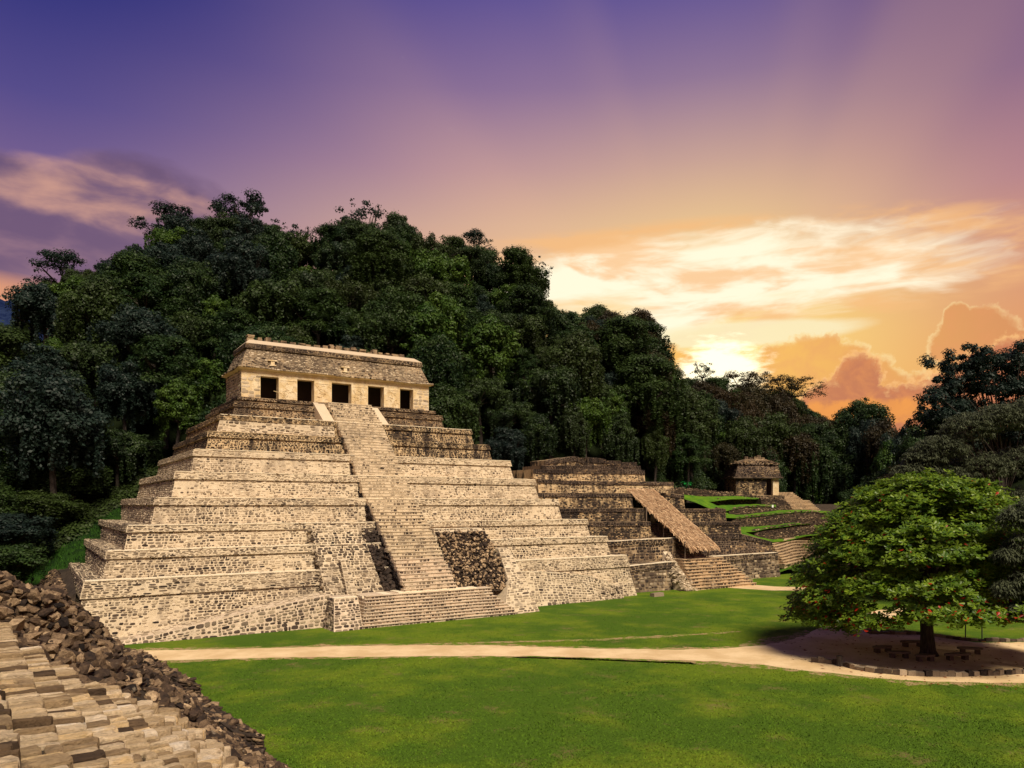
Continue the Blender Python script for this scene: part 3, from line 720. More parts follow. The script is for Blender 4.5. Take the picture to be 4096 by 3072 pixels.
massing('sloping_ramp_wall', 'long low rubble wall rising as a wedge along the pyramid foot, left of the stairs', 'wall',
        [(5.6, 68.6, -.2), (9, 68.3, -.2), (14, 68.2, -.2), (19, 68.1, -.2), (24.1, 68.0, -.2)], [(5.8, 68.8, .18), (9, 68.6, .55), (14, 68.55, 1.45), (19, 68.5, 2.25), (24.1, 68.5, 2.95)], 2.6, 'mortar_pink', 'stone', .44, .28, (.46, .18), proud=.06, singles=60, cap=False, topst=True)
rm = thing('right_buttress', 'pale sloping masonry band right of the dark rubble patch beside the stairway', 'buttress')
for (bt_, tp_) in (([(41.4, 65.2, -.2), (46.3, 65.7, -.2)], [(43.9, 68.3, 3.3), (46.2, 68.5, 3.3)]), ([(43.9, 68.3, 3.3), (46.2, 68.5, 3.3)], [(44.6, 71.5, 6.5), (46.0, 71.5, 6.5)])):
    mb = MB(); core_wall(mb, bt_, tp_, 3.0); o = mb.build('masonry', M['mortar'], rm); st = Stones(); st.quad(bt_[0], bt_[1], tp_[1], tp_[0], sw=.5, sh=.3, tone=(.56, .15), keep=.85, patch=.1); st.build(M['stone'], o)
rp_ = thing('rubble_patch', 'dark hollow of exposed loose rubble in the pale masonry right of the stairway', 'rubble')
mb = MB(); core_wall(mb, [(37.3, 68.3, 2.2), (44.3, 68.2, 2.2)], [(37.6, 73.0, 8.4), (43.4, 73.4, 8.4)], 1.5); o = mb.build('core', M['earth'], rp_)
P = []; T_ = []
for i in range(1500):
    u, v = rng.random(2); x = 37.5 + u * (7.2 - .9 * v); y = 68.15 + v * 4.9; z = 2.4 + v * 6.0
    P.append((x, y - .05 + rng.normal(0, .10), z + rng.normal(0, .05))); T_.append(.08 + .2 * rng.random() if rng.random() < .5 else rng.uniform(.65, 1))
rocks_stuff('loose_stones', np.array(P), rng.uniform(.18, .5, len(P)), T_, M['rubble'], rp_, .6)
massing('rubble_apron', 'low pale rubble apron against the foot of the pyramid, right of the stairs', 'wall',
        [(46.2, 68.7, -.2), (49, 69.0, -.2), (53, 69.2, -.2), (57, 69.3, -.2), (61.4, 69.4, -.2)], [(46.2, 70.9, 3.9), (49, 70.8, 3.7), (53, 70.7, 3.4), (57, 70.5, 2.8), (61.9, 70.2, 1.2)], 1.2, 'mortar', 'stone', .48, .28, (.55, .18), jag=.02)
massing('upper_platform_wall', 'low masonry block above the dark rubble patch, right of the stair', 'wall',
        [(37.3, 72.5, 7.4), (44.5, 72.9, 7.4)], [(37.4, 73.3, 8.75), (43.6, 73.6, 8.75)], 2.2, 'mortar', 'stone', .45, .26, (.6, .14), keep=.8)
# tumbled edge stones of the buttress and the dark gap beside the stair
ed = thing('tumbled_stones', 'dark tumbled stones in the deep gap between the buttress and the stair', 'rubble'); P = []; T_ = []; S2 = []
for i in range(420):
    v = rng.random(); P.append((rng.uniform(30.35 - .8 * v, 31.4), 69.2 + v * 5.6 + rng.normal(0, .15), 2.0 + v * 6.6 + rng.normal(0, .12))); T_.append(rng.uniform(.0, .22)); S2.append(rng.uniform(.3, .75))  # stones toned near black, the shade of the gap put into colour
for i in range(300):
    v = rng.random(); lr = rng.random() < .5; P.append(((24.1 + .3 * v if lr else 30.35 - .85 * v) + rng.normal(0, .22), 67.7 + 7.2 * v + rng.uniform(-.1, .5), 9.3 * v + rng.normal(0, .1) - .1)); T_.append(np.clip(rng.normal(.6, .2), 0, 1)); S2.append(rng.uniform(.2, .55))
rocks_stuff('loose_stones', np.array(P), S2, T_, M['stone'], ed, .6)
# collapsed rubble flank at the far left of the first terrace
fl_ = thing('rubble_flank', 'collapsed dark rubble on the left flank of the pyramid base', 'rubble')
mb = MB(); mb.hexa([(-1.5, 71.5, -.2), (3.2, 71.5, -.2), (5, 101, -.2), (-1.5, 101, -.2)], [(2.4, 73, 3.2), (3.6, 72.5, 4.1), (4.2, 101, 4.8), (2.6, 101, 4.5)]); mb.build('core', M['earth'], fl_)
P = []; T_ = []
for i in range(2600):
    u, v = rng.random(2); y = 71.6 + v * 29; z = u * 4.3; x = -1.5 + u * 4.4 - .1
    P.append((x, y, z)); T_.append(np.clip(rng.normal(.42, .2), 0, 1))
rocks_stuff('loose_stones', np.array(P), rng.uniform(.3, .75, len(P)), T_, M['rubble'], fl_, .5, .8)

# ------------------------------------------------------------------ temple on top
tp = thing('hilltop_temple', 'long pale temple with five dark doorways on top of the great pyramid', 'temple', (0, 0, 0))
TX0, TX1, TY0, TY1, TZ0, TZ1 = 21.6, 46.4, 92.4, 100.4, 24.2, 27.6
doors = []
for (pl, pr, yt) in ((1042, 1115, 1501), (1189, 1257, 1515), (1327, 1406, 1527), (1472, 1536, 1540), (1600, 1653, 1553)):
    A = onY(pl, yt, TY0); B = onY(pr, yt, TY0); doors.append((A[0], B[0], TZ1 - .62))
xs = [TX0] + [q for d_ in doors for q in d_[:2]] + [TX1]
st = Stones()
for i in range(6):
    mb = MB(); mb.box(xs[2 * i], xs[2 * i + 1], TY0, TY0 + 1.1, TZ0, TZ1 - .62); o = mb.build('pier', M['plaster'], tp)
    if i in (0, 5): st.quad((xs[2 * i], TY0, TZ0), (xs[2 * i + 1], TY0, TZ0), (xs[2 * i + 1], TY0, TZ1 - .65), (xs[2 * i], TY0, TZ1 - .65), sw=.7, sh=.42, joint=.02, proud=.018, tone=(.80, .10), keep=.8, patch=.1)
    else:                           # worn stucco relief panel on the pier
        xa, xb = xs[2 * i] + .18, xs[2 * i + 1] - .18; rl = MB()
        rl.box(xa, xb, TY0 - .035, TY0 + .02, TZ1 - .95, TZ1 - .86); rl.box(xa, xb, TY0 - .03, TY0 + .02, TZ0 + .18, TZ0 + .26)
        for q in range(16):
            cx0 = rng.uniform(xa + .1, xb - .3); cz = rng.uniform(TZ0 + .4, TZ1 - 1.1); rl.tube([(cx0, TY0, cz), (cx0 + rng.normal(0, .25), TY0 - .015, cz + rng.normal(0, .25)), (cx0 + rng.normal(0, .35), TY0, cz + rng.normal(0, .3))], .035, 6)
        rl.build('stucco_relief', M['plaster'], o)
st.build(M['stone'], tp)
mb = MB(); mb.box(TX0, TX1, TY0 - .003, TY0 + 1.103, TZ1 - .62, TZ1); mb.build('lintel_wall', M['plaster'], tp)
mb = MB(); mb.box(TX0, TX0 + .9, TY0 + 1.103, TY1, TZ0, TZ1); mb.box(TX1 - .9, TX1, TY0 + 1.103, TY1, TZ0, TZ1); mb.box(TX0 + .9, TX1 - .9, TY1 - .9, TY1, TZ0, TZ1); o = mb.build('wall', M['plaster'], tp)
st = Stones(); st.quad((TX0, TY1, TZ0), (TX0, TY0, TZ0), (TX0, TY0, TZ1), (TX0, TY1, TZ1), sw=.5, sh=.32, joint=.03, proud=.04, tone=(.62, .18)); st.build(M['stone'], o)
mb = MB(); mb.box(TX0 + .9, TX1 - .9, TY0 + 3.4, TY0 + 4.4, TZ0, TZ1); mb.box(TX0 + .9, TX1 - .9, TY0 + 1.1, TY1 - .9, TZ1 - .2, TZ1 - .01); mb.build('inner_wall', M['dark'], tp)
# eaves cornice, mansard slope, upper cornice, roof
def frus(x0, x1, y0, y1, z0, X0, X1, Y0, Y1, z1):
    m_ = MB(); m_.hexa([(x0, y0, z0), (x1, y0, z0), (x1, y1, z0), (x0, y1, z0)], [(X0, Y0, z1), (X1, Y0, z1), (X1, Y1, z1), (X0, Y1, z1)]); return m_
frus(TX0 + .05, TX1 - .05, TY0 + .05, TY1, TZ1, TX0 - .55, TX1 + .55, TY0 - .55, TY1 + .5, TZ1 + .17).build('eaves_underside', M['plaster'], tp)
st = Stones()
st.quad((TX0 - .5, TY0 - .42, TZ1 + .12), (TX1 + .5, TY0 - .42, TZ1 + .12), (TX1 + .5, TY0 - .42, TZ1 + .38), (TX0 - .5, TY0 - .42, TZ1 + .38), sw=.34, sh=.4, joint=.02, proud=.13, tone=(.62, .24), sq=.45)
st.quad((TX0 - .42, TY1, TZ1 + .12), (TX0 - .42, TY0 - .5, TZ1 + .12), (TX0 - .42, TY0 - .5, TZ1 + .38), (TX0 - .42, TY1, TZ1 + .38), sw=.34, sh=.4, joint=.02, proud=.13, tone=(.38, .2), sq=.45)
c = frus(TX0 - .44, TX1 + .44, TY0 - .44, TY1 + .4, TZ1 + .17, TX0 - .36, TX1 + .36, TY0 - .36, TY1 + .4, TZ1 + .40).build('cornice', M['mortar_brown'], tp); st.build(M['stone'], c, 0)
MX0, MX1, MY0 = TX0 + .85, TX1 - .85, 93.3
mb = frus(TX0 - .05, TX1 + .05, TY0 - .05, TY1, TZ1 + .40, MX0, MX1, MY0, TY1 - .9, 30.35); o = mb.build('sloping_frieze', M['mortar_brown'], tp)
st = Stones()
st.quad((TX0, TY0 - .05, TZ1 + .42), (TX1, TY0 - .05, TZ1 + .42), (MX1, MY0, 30.3), (MX0, MY0, 30.3), sw=.34, sh=.17, joint=.03, proud=.05, tone=(.56, .2), keep=.93, patch=.22, seed=4)
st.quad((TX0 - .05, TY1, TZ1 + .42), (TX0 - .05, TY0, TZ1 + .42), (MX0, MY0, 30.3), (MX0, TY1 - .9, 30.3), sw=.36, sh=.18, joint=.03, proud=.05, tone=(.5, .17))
st.build(M['stone'], o)
# little mask stub and a niche on the frieze
for (px, py) in ((1378, 1478), (1088, 1452)):
    p = onY(px, py, 92.75); mb = MB()
    mb.box(p[0] - .55, p[0] + .55, 92.35, 93.2, p[2] + .18, p[2] + .30); mb.box(p[0] - .22, p[0] + .22, 92.38, 93.2, p[2] - .3, p[2] + .10); mb.box(p[0] - .42, p[0] + .42, 92.33, 93.1, p[2] - .42, p[2] - .30); mb.build('stone_mask', M['plaster'], tp)
c = frus(MX0 - .22, MX1 + .22, MY0 - .22, TY1 - .7, 30.35, MX0 - .16, MX1 + .16, MY0 - .16, TY1 - .7, 30.95).build('upper_cornice', M['mortar_brown'], tp)
st = Stones(); st.quad((MX0 - .22, MY0 - .22, 30.37), (MX1 + .22, MY0 - .22, 30.37), (MX1 + .16, MY0 - .16, 30.92), (MX0 - .16, MY0 - .16, 30.92), sw=.4, sh=.19, joint=.03, proud=.04, tone=(.46, .16))
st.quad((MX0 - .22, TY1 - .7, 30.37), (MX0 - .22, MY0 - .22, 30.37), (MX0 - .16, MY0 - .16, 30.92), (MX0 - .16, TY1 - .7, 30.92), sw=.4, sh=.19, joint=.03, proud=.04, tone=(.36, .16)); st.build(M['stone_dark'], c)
frus(MX0 - .18, MX1 + .18, MY0 - .18, TY1 - .75, 30.95, MX0 + .5, MX1 - .5, MY0 + .9, TY1 - 1.6, 31.6).build('roof', M['slab'], tp)
comb = MB(); comb.box(23.4, 44.8, 96.2, 97.1, 31.2, 31.9)
cb = comb.build('roof_comb', M['mortar_brown'], tp)
x = 23.2
while x < 44.9:
    w_ = rng.uniform(.45, .95); h = rng.uniform(.35, .85) if x > 24 else .8; mb = MB(); nn = max(2, int(h / .16))
    for j in range(nn):
        a_ = rng.normal(0, .05); mb.box(x + a_, x + w_ + rng.normal(0, .05), 96.2 + rng.normal(0, .05), 97.0, 31.85 + h * j / nn, 31.85 + h * (j + 1) / nn - .008)
    mb.build('comb_pillar', M['mortar_brown'], cb); x += w_ + rng.uniform(.12, .5)

# ------------------------------------------------------------------ second ruined pyramid (thatch shelter) to the right
r13 = thing('ruined_pyramid', 'smaller blackened stepped ruin with a thatch covered stair, right of the great pyramid', 'pyramid')
def tierpx(xl, yl, xr, yr, yb, Y, back, mt, sm_, tone, sw=.42, sh=.24, top_mid=None, capm=None, band=.22, keep=.96, zb=None, parent=None, batter=.15, name='terrace', patch=.3):
    A = onY(xl, yl, Y); B = onY(xr, yr, Y); pts = [A]
    if top_mid:
        for (mx, my) in top_mid: pts.append(onY(mx, my, Y))
    pts.append(B); pts = [np.array(p) for p in pts]
    bots = []
    for p in pts:
        zz = onY(pxof(p)[0], yb, Y)[2] if zb is None else zb; bots.append(np.array([p[0], Y - batter * (p[2] - zz), zz]))
    mb = MB(); core_wall(mb, bots, pts, back); o = mb.build(name, M[mt], parent or r13); st = Stones()
    for i in range(len(pts) - 1):
        a0, a1, b1, b0 = bots[i], bots[i + 1], pts[i + 1], pts[i]
        m0 = b0 + (a0 - b0) * band; m1 = b1 + (a1 - b1) * band
        st.quad(a0, a1, m1, m0, sw=sw, sh=sh, proud=.05, tone=tone, keep=keep, patch=patch, seed=Y)
        st.quad(m0, m1, b1, b0, sw=sw, sh=sh * .7, proud=.05, tone=(tone[0] - .22, tone[1] * .8), keep=1, patch=patch, seed=Y, lift=.14)
        q = [m0 + [0, -.12, 0], m1 + [0, -.12, 0], b1 + [0, -.12, 0], b0 + [0, -.12, 0]]
        bb = MB(); bb.hexa([q[0], q[1], m1 + [0, .1, 0], m0 + [0, .1, 0]], [q[3], q[2], b1 + [0, .1, .02], b0 + [0, .1, .02]]); bb.build('band', M['mortar_black' if mt != 'mortar_brown' else mt], o)
    st.build(M[sm_], o)
    if capm:
        c = MB(); ledge_strip(c, [p + [0, -.12, 0] for p in pts], .8, .05, .03); c.build('ledge', M[capm], o)
    return o
D = 'mortar_dark'
tierpx(2180, 1842, 2545, 1850, 1880, 93.0, 4, 'mortar_dark2', 'stone_dark', (.48, .25), .38, .19, top_mid=[(2200, 1838), (2240, 1834), (2285, 1826), (2310, 1828), (2330, 1838), (2340, 1850), (2348, 1850), (2350, 1829), (2380, 1831), (2420, 1836), (2425, 1843), (2480, 1844), (2485, 1850), (2540, 1849)], zb=15.3, keep=.85)
tierpx(2165, 1862, 2560, 1864, 1880, 91.6, 5, 'mortar_black', 'stone_dark', (.42, .22), .38, .19, zb=14.6)
tierpx(2132, 1877, 2576, 1880, 1925, 90.0, 8, D, 'stone_dark', (.55, .22), .42, .22, zb=13.9, keep=.75)
tierpx(2150, 1916, 2692, 1929, 1975, 87.0, 8, D, 'stone_dark', (.60, .22), .45, .24, top_mid=[(2300, 1924)], zb=12.6, keep=.75)
for (q0, q1) in ((2150, 2527), (2660, 2734)): tierpx(q0, 1972, q1, 1974 if q0 < 2600 else 1981, 2040, 84.5, 8, 'mortar_dark2', 'stone_dark', (.50, .28), .40, .24, zb=10.6, keep=.7, capm='mortar_brown')
for (q0, q1, tm_) in ((2160, 2574, [(2515, 2033)]), (2706, 2900, None)): tierpx(q0, 2036, q1, 2036, 2095, 82.0, 8, 'mortar_dark2', 'stone_dark', (.42, .28), .40, .24, top_mid=tm_, zb=8.5, keep=.8, capm='mortar_brown')
for (q0, q1, tm_) in ((2300, 2600, [(2515, 2088)]), (2748, 2960, None)): tierpx(q0, 2089, q1, 2088, 2150, 79.8, 8, 'mortar_dark2', 'stone_dark', (.45, .28), .40, .24, top_mid=tm_, zb=6.4, capm='mortar_brown', keep=.8)
tierpx(2350, 2170, 2700, 2152, 2260, 76.6, 5, 'mortar_brown', 'stone_dark', (.42, .22), .6, .36, zb=3.4, capm='ledge')
tierpx(2800, 2136, 3086, 2168, 2215, 79.5, 5, 'mortar_black', 'stone_dark', (.38, .22), .5, .3, top_mid=[(2950, 2134), (3000, 2145)], zb=3.0, capm='mortar_brown')
tierpx(2480, 2268, 2700, 2246, 2350, 73.4, 6, 'mortar_brown', 'stone', (.38, .2), .6, .4, zb=-.2, capm='ledge', keep=.9, patch=.1)
tierpx(2850, 2226, 3110, 2210, 2290, 77.6, 4, 'mortar_brown', 'stone', (.36, .2), .6, .4, zb=-.2, capm='ledge', keep=.95, patch=.1)
# its stairs: a wide lower flight and the one running up beneath the thatch
st = Stones()
s13 = thing('ruin_stairway', 'brown lower steps of the smaller ruin below the thatch shelter', 'stairway')
for i in range(10):
    z0 = .0 + 3.9 * i / 10; z1 = 3.9 * (i + 1) / 10; y0 = 70.4 + 3.6 * i / 10; xa = 74.4 + .16 * i; xb = 87.2 - .36 * i; mb = MB(); n = 10
    for j in range(n):
        a_, b_ = xa + (xb - xa) * j / n, xa + (xb - xa) * (j + 1) / n; o_ = rng.normal(0, .04)
        mb.box(a_, b_, y0 + .12 + o_, 76.4, z0 - (.2 if i == 0 else 0), z1 - .08); mb.box(a_, b_ - .004, y0 + o_, 76.4, z1 - .08, z1 + rng.normal(0, .015))
    mb.build('step', M['tread'], s13); st.quad((xa, y0 + .12, z0), (xb, y0 + .12, z0), (xb, y0 + .12, z1 - .06), (xa, y0 + .12, z1 - .06), sw=.5, sh=.4, tone=(.26, .16), proud=.04)
st.build(M['stone'], s13); st = Stones()
us = thing('covered_stairway', 'narrow upper steps climbing the smaller ruin under the thatch roof', 'stairway')
for i in range(22):
    z0 = 3.4 + 5.2 * i / 22; z1 = 3.4 + 5.2 * (i + 1) / 22; y0 = 74.6 + 9.2 * i / 22; mb = MB(); mb.box(77.0, 82.4, y0, y0 + 1.6, z0 - .3, z1); mb.build('step', M['mortar_brown'], us)
    st.quad((77.0, y0, z0), (82.4, y0, z0), (82.4, y0, z1 - .06), (77.0, y0, z1 - .06), sw=.5, sh=.36, tone=(.45, .16), proud=.03)
st.build(M['stone'], us)
mb = MB(); mb.hexa([(76.6, 75.2, 0), (82.8, 75.2, 0), (82.8, 84.5, 0), (76.6, 84.5, 0)], [(76.6, 75.2, 3.2), (82.8, 75.2, 3.2), (82.8, 84.5, 8.2), (76.6, 84.5, 8.2)]); mb.build('stair_core', M['mortar_brown'], us)
# pale broken stones heaped beside the lower flight
hp = thing('stone_heap', 'pale broken masonry heap between the low wall and the brown steps', 'rubble'); P = []
for i in range(420):
    v = rng.random(); u = rng.normal(0, .5); P.append((73.9 + u * (1.3 - .6 * v), 70.6 + v * 4.0 + rng.normal(0, .15), .05 + v * 5.0 * (1 - abs(u) * .25)))
mb = MB(); mb.hexa([(72.9, 70.4, -.2), (75.0, 70.4, -.2), (75.0, 75.2, -.2), (72.9, 75.2, -.2)], [(73.4, 70.6, .1), (74.6, 70.6, .1), (74.4, 75.2, 5.0), (73.6, 75.2, 5.0)]); mb.build('core', M['mortar'], hp)
rocks_stuff('loose_stones', np.array(P), rng.uniform(.25, .6, len(P)), np.clip(rng.normal(.75, .16, len(P)), 0, 1), M['stone'], hp, .6)
# thatch shelter
sh_ = thing('thatch_shelter', 'long sloping palm thatch roof on grey posts over the ruin stairs', 'shelter', (0, 0, 0))
RA, RB = np.array([77.2, 73.6, 5.35]), np.array([77.2, 86.4, 13.55]); RW = 5.1
mb = MB(); t_ = np.array([0, 0, .28]); W_ = np.array([RW, 0, 0])
mb.hexa([RA, RA + W_, RB + W_, RB], [RA + t_, RA + W_ + t_, RB + W_ + t_, RB + t_], .3); mb.build('roof_layer', M['thatch'], sh_)
V = []; F = []; T_ = []; n0 = 0; sl = (RB - RA) / np.linalg.norm(RB - RA); nrm = np.cross([1, 0, 0], sl)
LN = np.linalg.norm(RB - RA)
for row in np.arange(0, LN + .2, .22):
    for i in range(62):
        u = rng.uniform(-.25, RW + .25); L = rng.uniform(.5, 1.1); w_ = rng.uniform(.03, .09); b0 = RA + sl * (row + rng.uniform(-.1, .1)) + np.array([u, 0, 0]) + nrm * (.30 + rng.uniform(0, .05))
        t0 = b0 - sl * L * .75 + np.array([rng.normal(0, .10), 0, 0]) + nrm * rng.normal(.05, .05)
        if u < 0 or u > RW: t0 = t0 + np.array([math.copysign(rng.uniform(.05, .35), u - .1), 0, -rng.uniform(.1, .45)])
        if row < .5: t0 = t0 + np.array([0, 0, -rng.uniform(.1, .45)])
        V += [b0 - [w_, 0, 0], b0 + [w_, 0, 0], t0 + [w_ * .5, 0, 0], t0 - [w_ * .5, 0, 0]]; F.append([n0, n0 + 1, n0 + 2, n0 + 3]); T_ += [np.clip(rng.normal(.55, .22), 0, 1)] * 4; n0 += 4
o = obj('thatch', mesh_np('thatch', V, np.array(F), M['thatch'], T_), sh_); o['kind'] = 'stuff'
for (px, yt, yb, Y) in ((2585, 2040, 2138, 80.6), (2635, 2080, 2135, 81.6), (2654, 2100, 2147, 79.0), (2740, 2180, 2238, 74.3), (2773, 2190, 2232, 75.4), (2802, 2190, 2232, 75.6), (2832, 2180, 2226, 74.6), (2520, 1990, 2016, 85.0)):
    A = onY(px, yb, Y); B = onY(px, yt, Y); mb = MB(); mb.tube([(A[0], Y, A[2] - .1), (A[0] + .02, Y, (A[2] + B[2]) / 2), (B[0], Y, B[2] + .5)], .09, 8); mb.build('post', M['wood'], sh_)
mb = MB(); mb.tube([(76.9, 73.9, 5.1), (82.6, 73.9, 5.1)], .07); mb.tube([(76.9, 80.5, 9.5), (82.6, 80.5, 9.5)], .07); mb.tube([(76.9, 86, 13.2), (82.6, 86, 13.2)], .07); mb.build('beam', M['wood'], sh_)
mb = MB()
for i in range(5): A = RA + np.array([.3 + i * 1.12, 0, -.08]); mb.tube([A, A + (RB - RA)], .06, 6)
mb.build('rafter', M['wood'], sh_)

# ------------------------------------------------------------------ terraced hillside and small temple on the right
def rwall(lab, tops, yb, Y, back=2.0, mt='earth', sm_='rubble', tone=(.42, .2), sw=.4, sh=.22, jag=.18):
    T = [onY(px, py, Y) for px, py in tops]; B = []
    for (px, _), b in zip(tops, yb): q = onY(px, b, Y); B.append(np.array([q[0], Y - .2 * (onY(px, _, Y)[2] - q[2]), q[2] - .5]))
    return massing('terrace_wall', lab, 'wall', B, T, back, mt, sm_, sw, sh, tone, cap=False, jag=jag, proud=.09, patch=.2)
Z = lambda pts: [(2640 + .6726 * x, 1760 + .6726 * y) for x, y in pts]
ZY = lambda ys: [1760 + .6726 * y for y in ys]
TOPW, TOPB = [(80, 290), (200, 293), (330, 308), (440, 314)], [318, 334, 336, 334]
AW, AB = [(308, 368), (350, 356), (440, 354), (540, 353), (625, 358)], [382, 383, 384, 380, 376]
BW, BB = [(410, 425), (450, 408), (530, 400), (620, 393), (690, 402)], [444, 446, 442, 430, 422]
CW, CB = [(430, 480), (470, 466), (560, 455), (650, 446), (720, 440), (790, 432), (900, 428), (1010, 436)], [520, 516, 513, 507, 500, 490, 486, 500]
DW, DB = [(560, 545), (620, 530), (720, 519), (800, 505), (890, 500), (980, 512)], [580, 592, 590, 572, 560, 556]
WL = [
 ('low dark retaining wall curving above the wavy steps beside the tree', Z(DW), ZY(DB), 87.0),
 ('long dark retaining wall across the middle of the terraced slope', Z(CW), ZY(CB), 92.0),
 ('short rounded dark wall under the second grass strip from the top', Z(BW), ZY(BB), 97.0),
 ('low broken dark wall just below the small temple platform', Z(AW), ZY(AB), 102.0),
 ('topmost rough stone wall running left from the small temple', Z(TOPW), ZY(TOPB), 105.0),
 ('small dark wall stub at the left end of the terraced slope', Z([(318, 412), (350, 408), (392, 416)]), ZY([436, 440, 440]), 96.0),
 ('rough dark wall holding the left side of the small temple stairs', Z([(600, 350), (690, 350), (735, 356), (770, 385), (792, 412)]), ZY([382, 408, 414, 416, 420]), 100.0)]
for w_ in WL: rwall(*w_)
def gstrip(lo, loY, hi, hiY, name='grass_terrace'):
    A = [onY(px, py, loY) for px, py in lo]; B = [onY(px, py, hiY) for px, py in hi]
    def fn(u, v):
        a_ = np.array([np.interp(u, np.linspace(0, 1, len(A)), [p[k] for p in A]) for k in range(3)]); b_ = np.array([np.interp(u, np.linspace(0, 1, len(B)), [p[k] for p in B]) for k in range(3)])
        p = a_ * (1 - v) + b_ * v; p[2] += .12 * lf(p[0] * 3, p[1] * 3, 5) * (1 if 0 < v < 1 else 0) + .02; return p
    tag(obj(name, grid_mesh(name, fn, np.linspace(0, 1, 36), np.linspace(0, 1, 8), M['terrace_grass'])), kind='structure')
foot = lambda W_, B_: Z([(x, b) for (x, _), b in zip(W_, B_)])
gstrip(Z([(400, 558), (520, 570), (600, 598), (665, 612)]), 80.0, Z([(400, 545), (500, 545), (580, 575), (680, 592)]), 87.2)
gstrip(Z([(640, 612), (760, 600), (870, 572), (1000, 562)]), 85.2, Z([(640, 592), (760, 578), (870, 560), (1000, 554)]), 87.2)
gstrip(Z([(400, 552), (470, 552), (560, 546), (640, 528), (740, 517), (830, 503), (900, 500)]), 86.6, foot(CW[:6], CB[:6]) , 92.2)
gstrip(Z([(300, 446), (380, 462), (470, 467), (560, 456), (650, 447), (750, 436), (860, 430), (1010, 436)]), 91.8, Z([(300, 430), (380, 436), (450, 444), (530, 440), (620, 428), (700, 418), (860, 416), (1010, 424)]), 97.2)
gstrip(Z([(300, 418), (370, 430), (440, 412), (530, 401), (620, 394), (690, 400)]), 96.8, Z([(300, 384), (360, 383), (440, 384), (530, 380), (620, 375), (690, 376)]), 102.2)
gstrip(Z([(140, 350), (210, 372), (280, 402), (340, 425), (400, 445)]), 95.0, Z([(140, 340), (220, 350), (300, 372), (350, 395), (415, 425)]), 100.0)
gstrip(Z([(140, 348), (250, 372), (320, 366), (420, 353), (540, 352), (600, 354)]), 100.6, Z([(140, 324), (240, 332), (330, 334), (430, 333), (520, 338), (600, 342)]), 105.2)
gstrip(Z([(600, 830), (680, 800), (760, 770), (860, 750), (980, 740)]), 78.5, Z([(700, 760), (740, 738), (800, 725), (860, 716), (980, 706)]), 85.5, 'grass_bank')
gstrip(Z([(884, 452), (900, 470), (940, 500), (985, 530)]), 93.0, Z([(880, 438), (915, 438), (960, 470), (1000, 500)]), 97.0)
gr = MB()
for (a_, b_) in (((80.6, -.2), (87.6, 3.4)), ((87.6, 3.4), (97.6, 8.4)), ((97.6, 8.4), (105.6, 11.6)), ((105.6, 11.8), (172, 12.6))):
    gr.poly([(94, a_[0], a_[1]), (145, a_[0] + 2, a_[1]), (165, b_[0] + 2, b_[1]), (88, b_[0], b_[1])])
tag(gr.build('hillside', M['earth']), kind='structure')
# curved wavy steps
wv = thing('wavy_stairway', 'sagging wavy dark stone steps beside the red flecked tree', 'stairway')
for i in range(9):
    f = i / 8.; mb = MB(); pts = []
    for u in np.linspace(0, 1, 17):
        x = (740 - 75 * f) + u * (250 + 65 * f); y = (738 - 122 * f) - (42 + 14 * f) * u + (5 + 6 * f) * math.sin(u * 6.0 + 2.6) * min(1, u * 3); (px, py), = Z([(x, y)]); pts.append(onY(px, py, 80.8 + 4.4 * f + u * 1.5))
    for p, q in zip(pts[:-1], pts[1:]):
        mb.hexa([p - [0, 0, .75], q - [0, 0, .75], q + [0, 1.6, -.75], p + [0, 1.6, -.75]], [p, q, q + [0, 1.6, 0], p + [0, 1.6, 0]])
        mb.hexa([p - [0, .06, .10], q - [0, .06, .10], q + [0, .5, -.10], p + [0, .5, -.10]], [p + [0, -.06, .03], q + [0, -.06, .03], q + [0, .5, .03], p + [0, .5, .03]])
    s_ = mb.build('step', M['tread'], wv); st = Stones()
    for p, q in zip(pts[:-1], pts[1:]): st.quad(p - [0, .01, .5], q - [0, .01, .5], q - [0, .01, .1], p - [0, .01, .1], sw=.4, sh=.22, tone=(.3, .2), proud=.05)
    st.build(M['rubble'], s_)
hs = thing('temple_stairway', 'weathered steps descending right from the small roofed temple', 'stairway')
def zsteps(par, n, l0, l1, r0, r1, Y0, Y1):
    for i in range(n):
        f = i / (n - 1.); Y = Y0 + (Y1 - Y0) * f; (A_, B_) = Z([(l0[0] + (l1[0] - l0[0]) * f, l0[1] + (l1[1] - l0[1]) * f), (r0[0] + (r1[0] - r0[0]) * f, r0[1] + (r1[1] - r0[1]) * f)]); A = onY(*A_, Y); B = onY(*B_, Y); mb = MB()
        mb.hexa([A - [0, 0, .8], B - [0, 0, .8], B + [0, 1.6, -.8], A + [0, 1.6, -.8]], [A, B, B + [0, 1.6, 0], A + [0, 1.6, 0]])
        mb.hexa([A - [0, .08, .12], B - [0, .08, .12], B + [0, .4, -.12], A + [0, .4, -.12]], [A + [0, -.08, .04], B + [0, -.08, .04], B + [0, .4, .04], A + [0, .4, .04]])
        s_ = mb.build('step', M['tread'], par); st = Stones(); st.quad(A - [0, .02, .6], B - [0, .02, .6], B - [0, .02, .12], A - [0, .02, .12], sw=.5, sh=.26, tone=(.34, .2), proud=.05); st.build(M['rubble'], s_)
zsteps(hs, 6, (700, 312), (722, 348), (790, 312), (845, 352), 107.0, 104.0)
zsteps(hs, 8, (745, 356), (792, 416), (888, 360), (952, 416), 103.4, 98.5)
hs2 = thing('lower_temple_steps', 'short run of weathered steps partly behind the red flecked tree crown', 'stairway')
zsteps(hs2, 7, (900, 434), (975, 502), (1012, 434), (1060, 502), 98.0, 93.5)
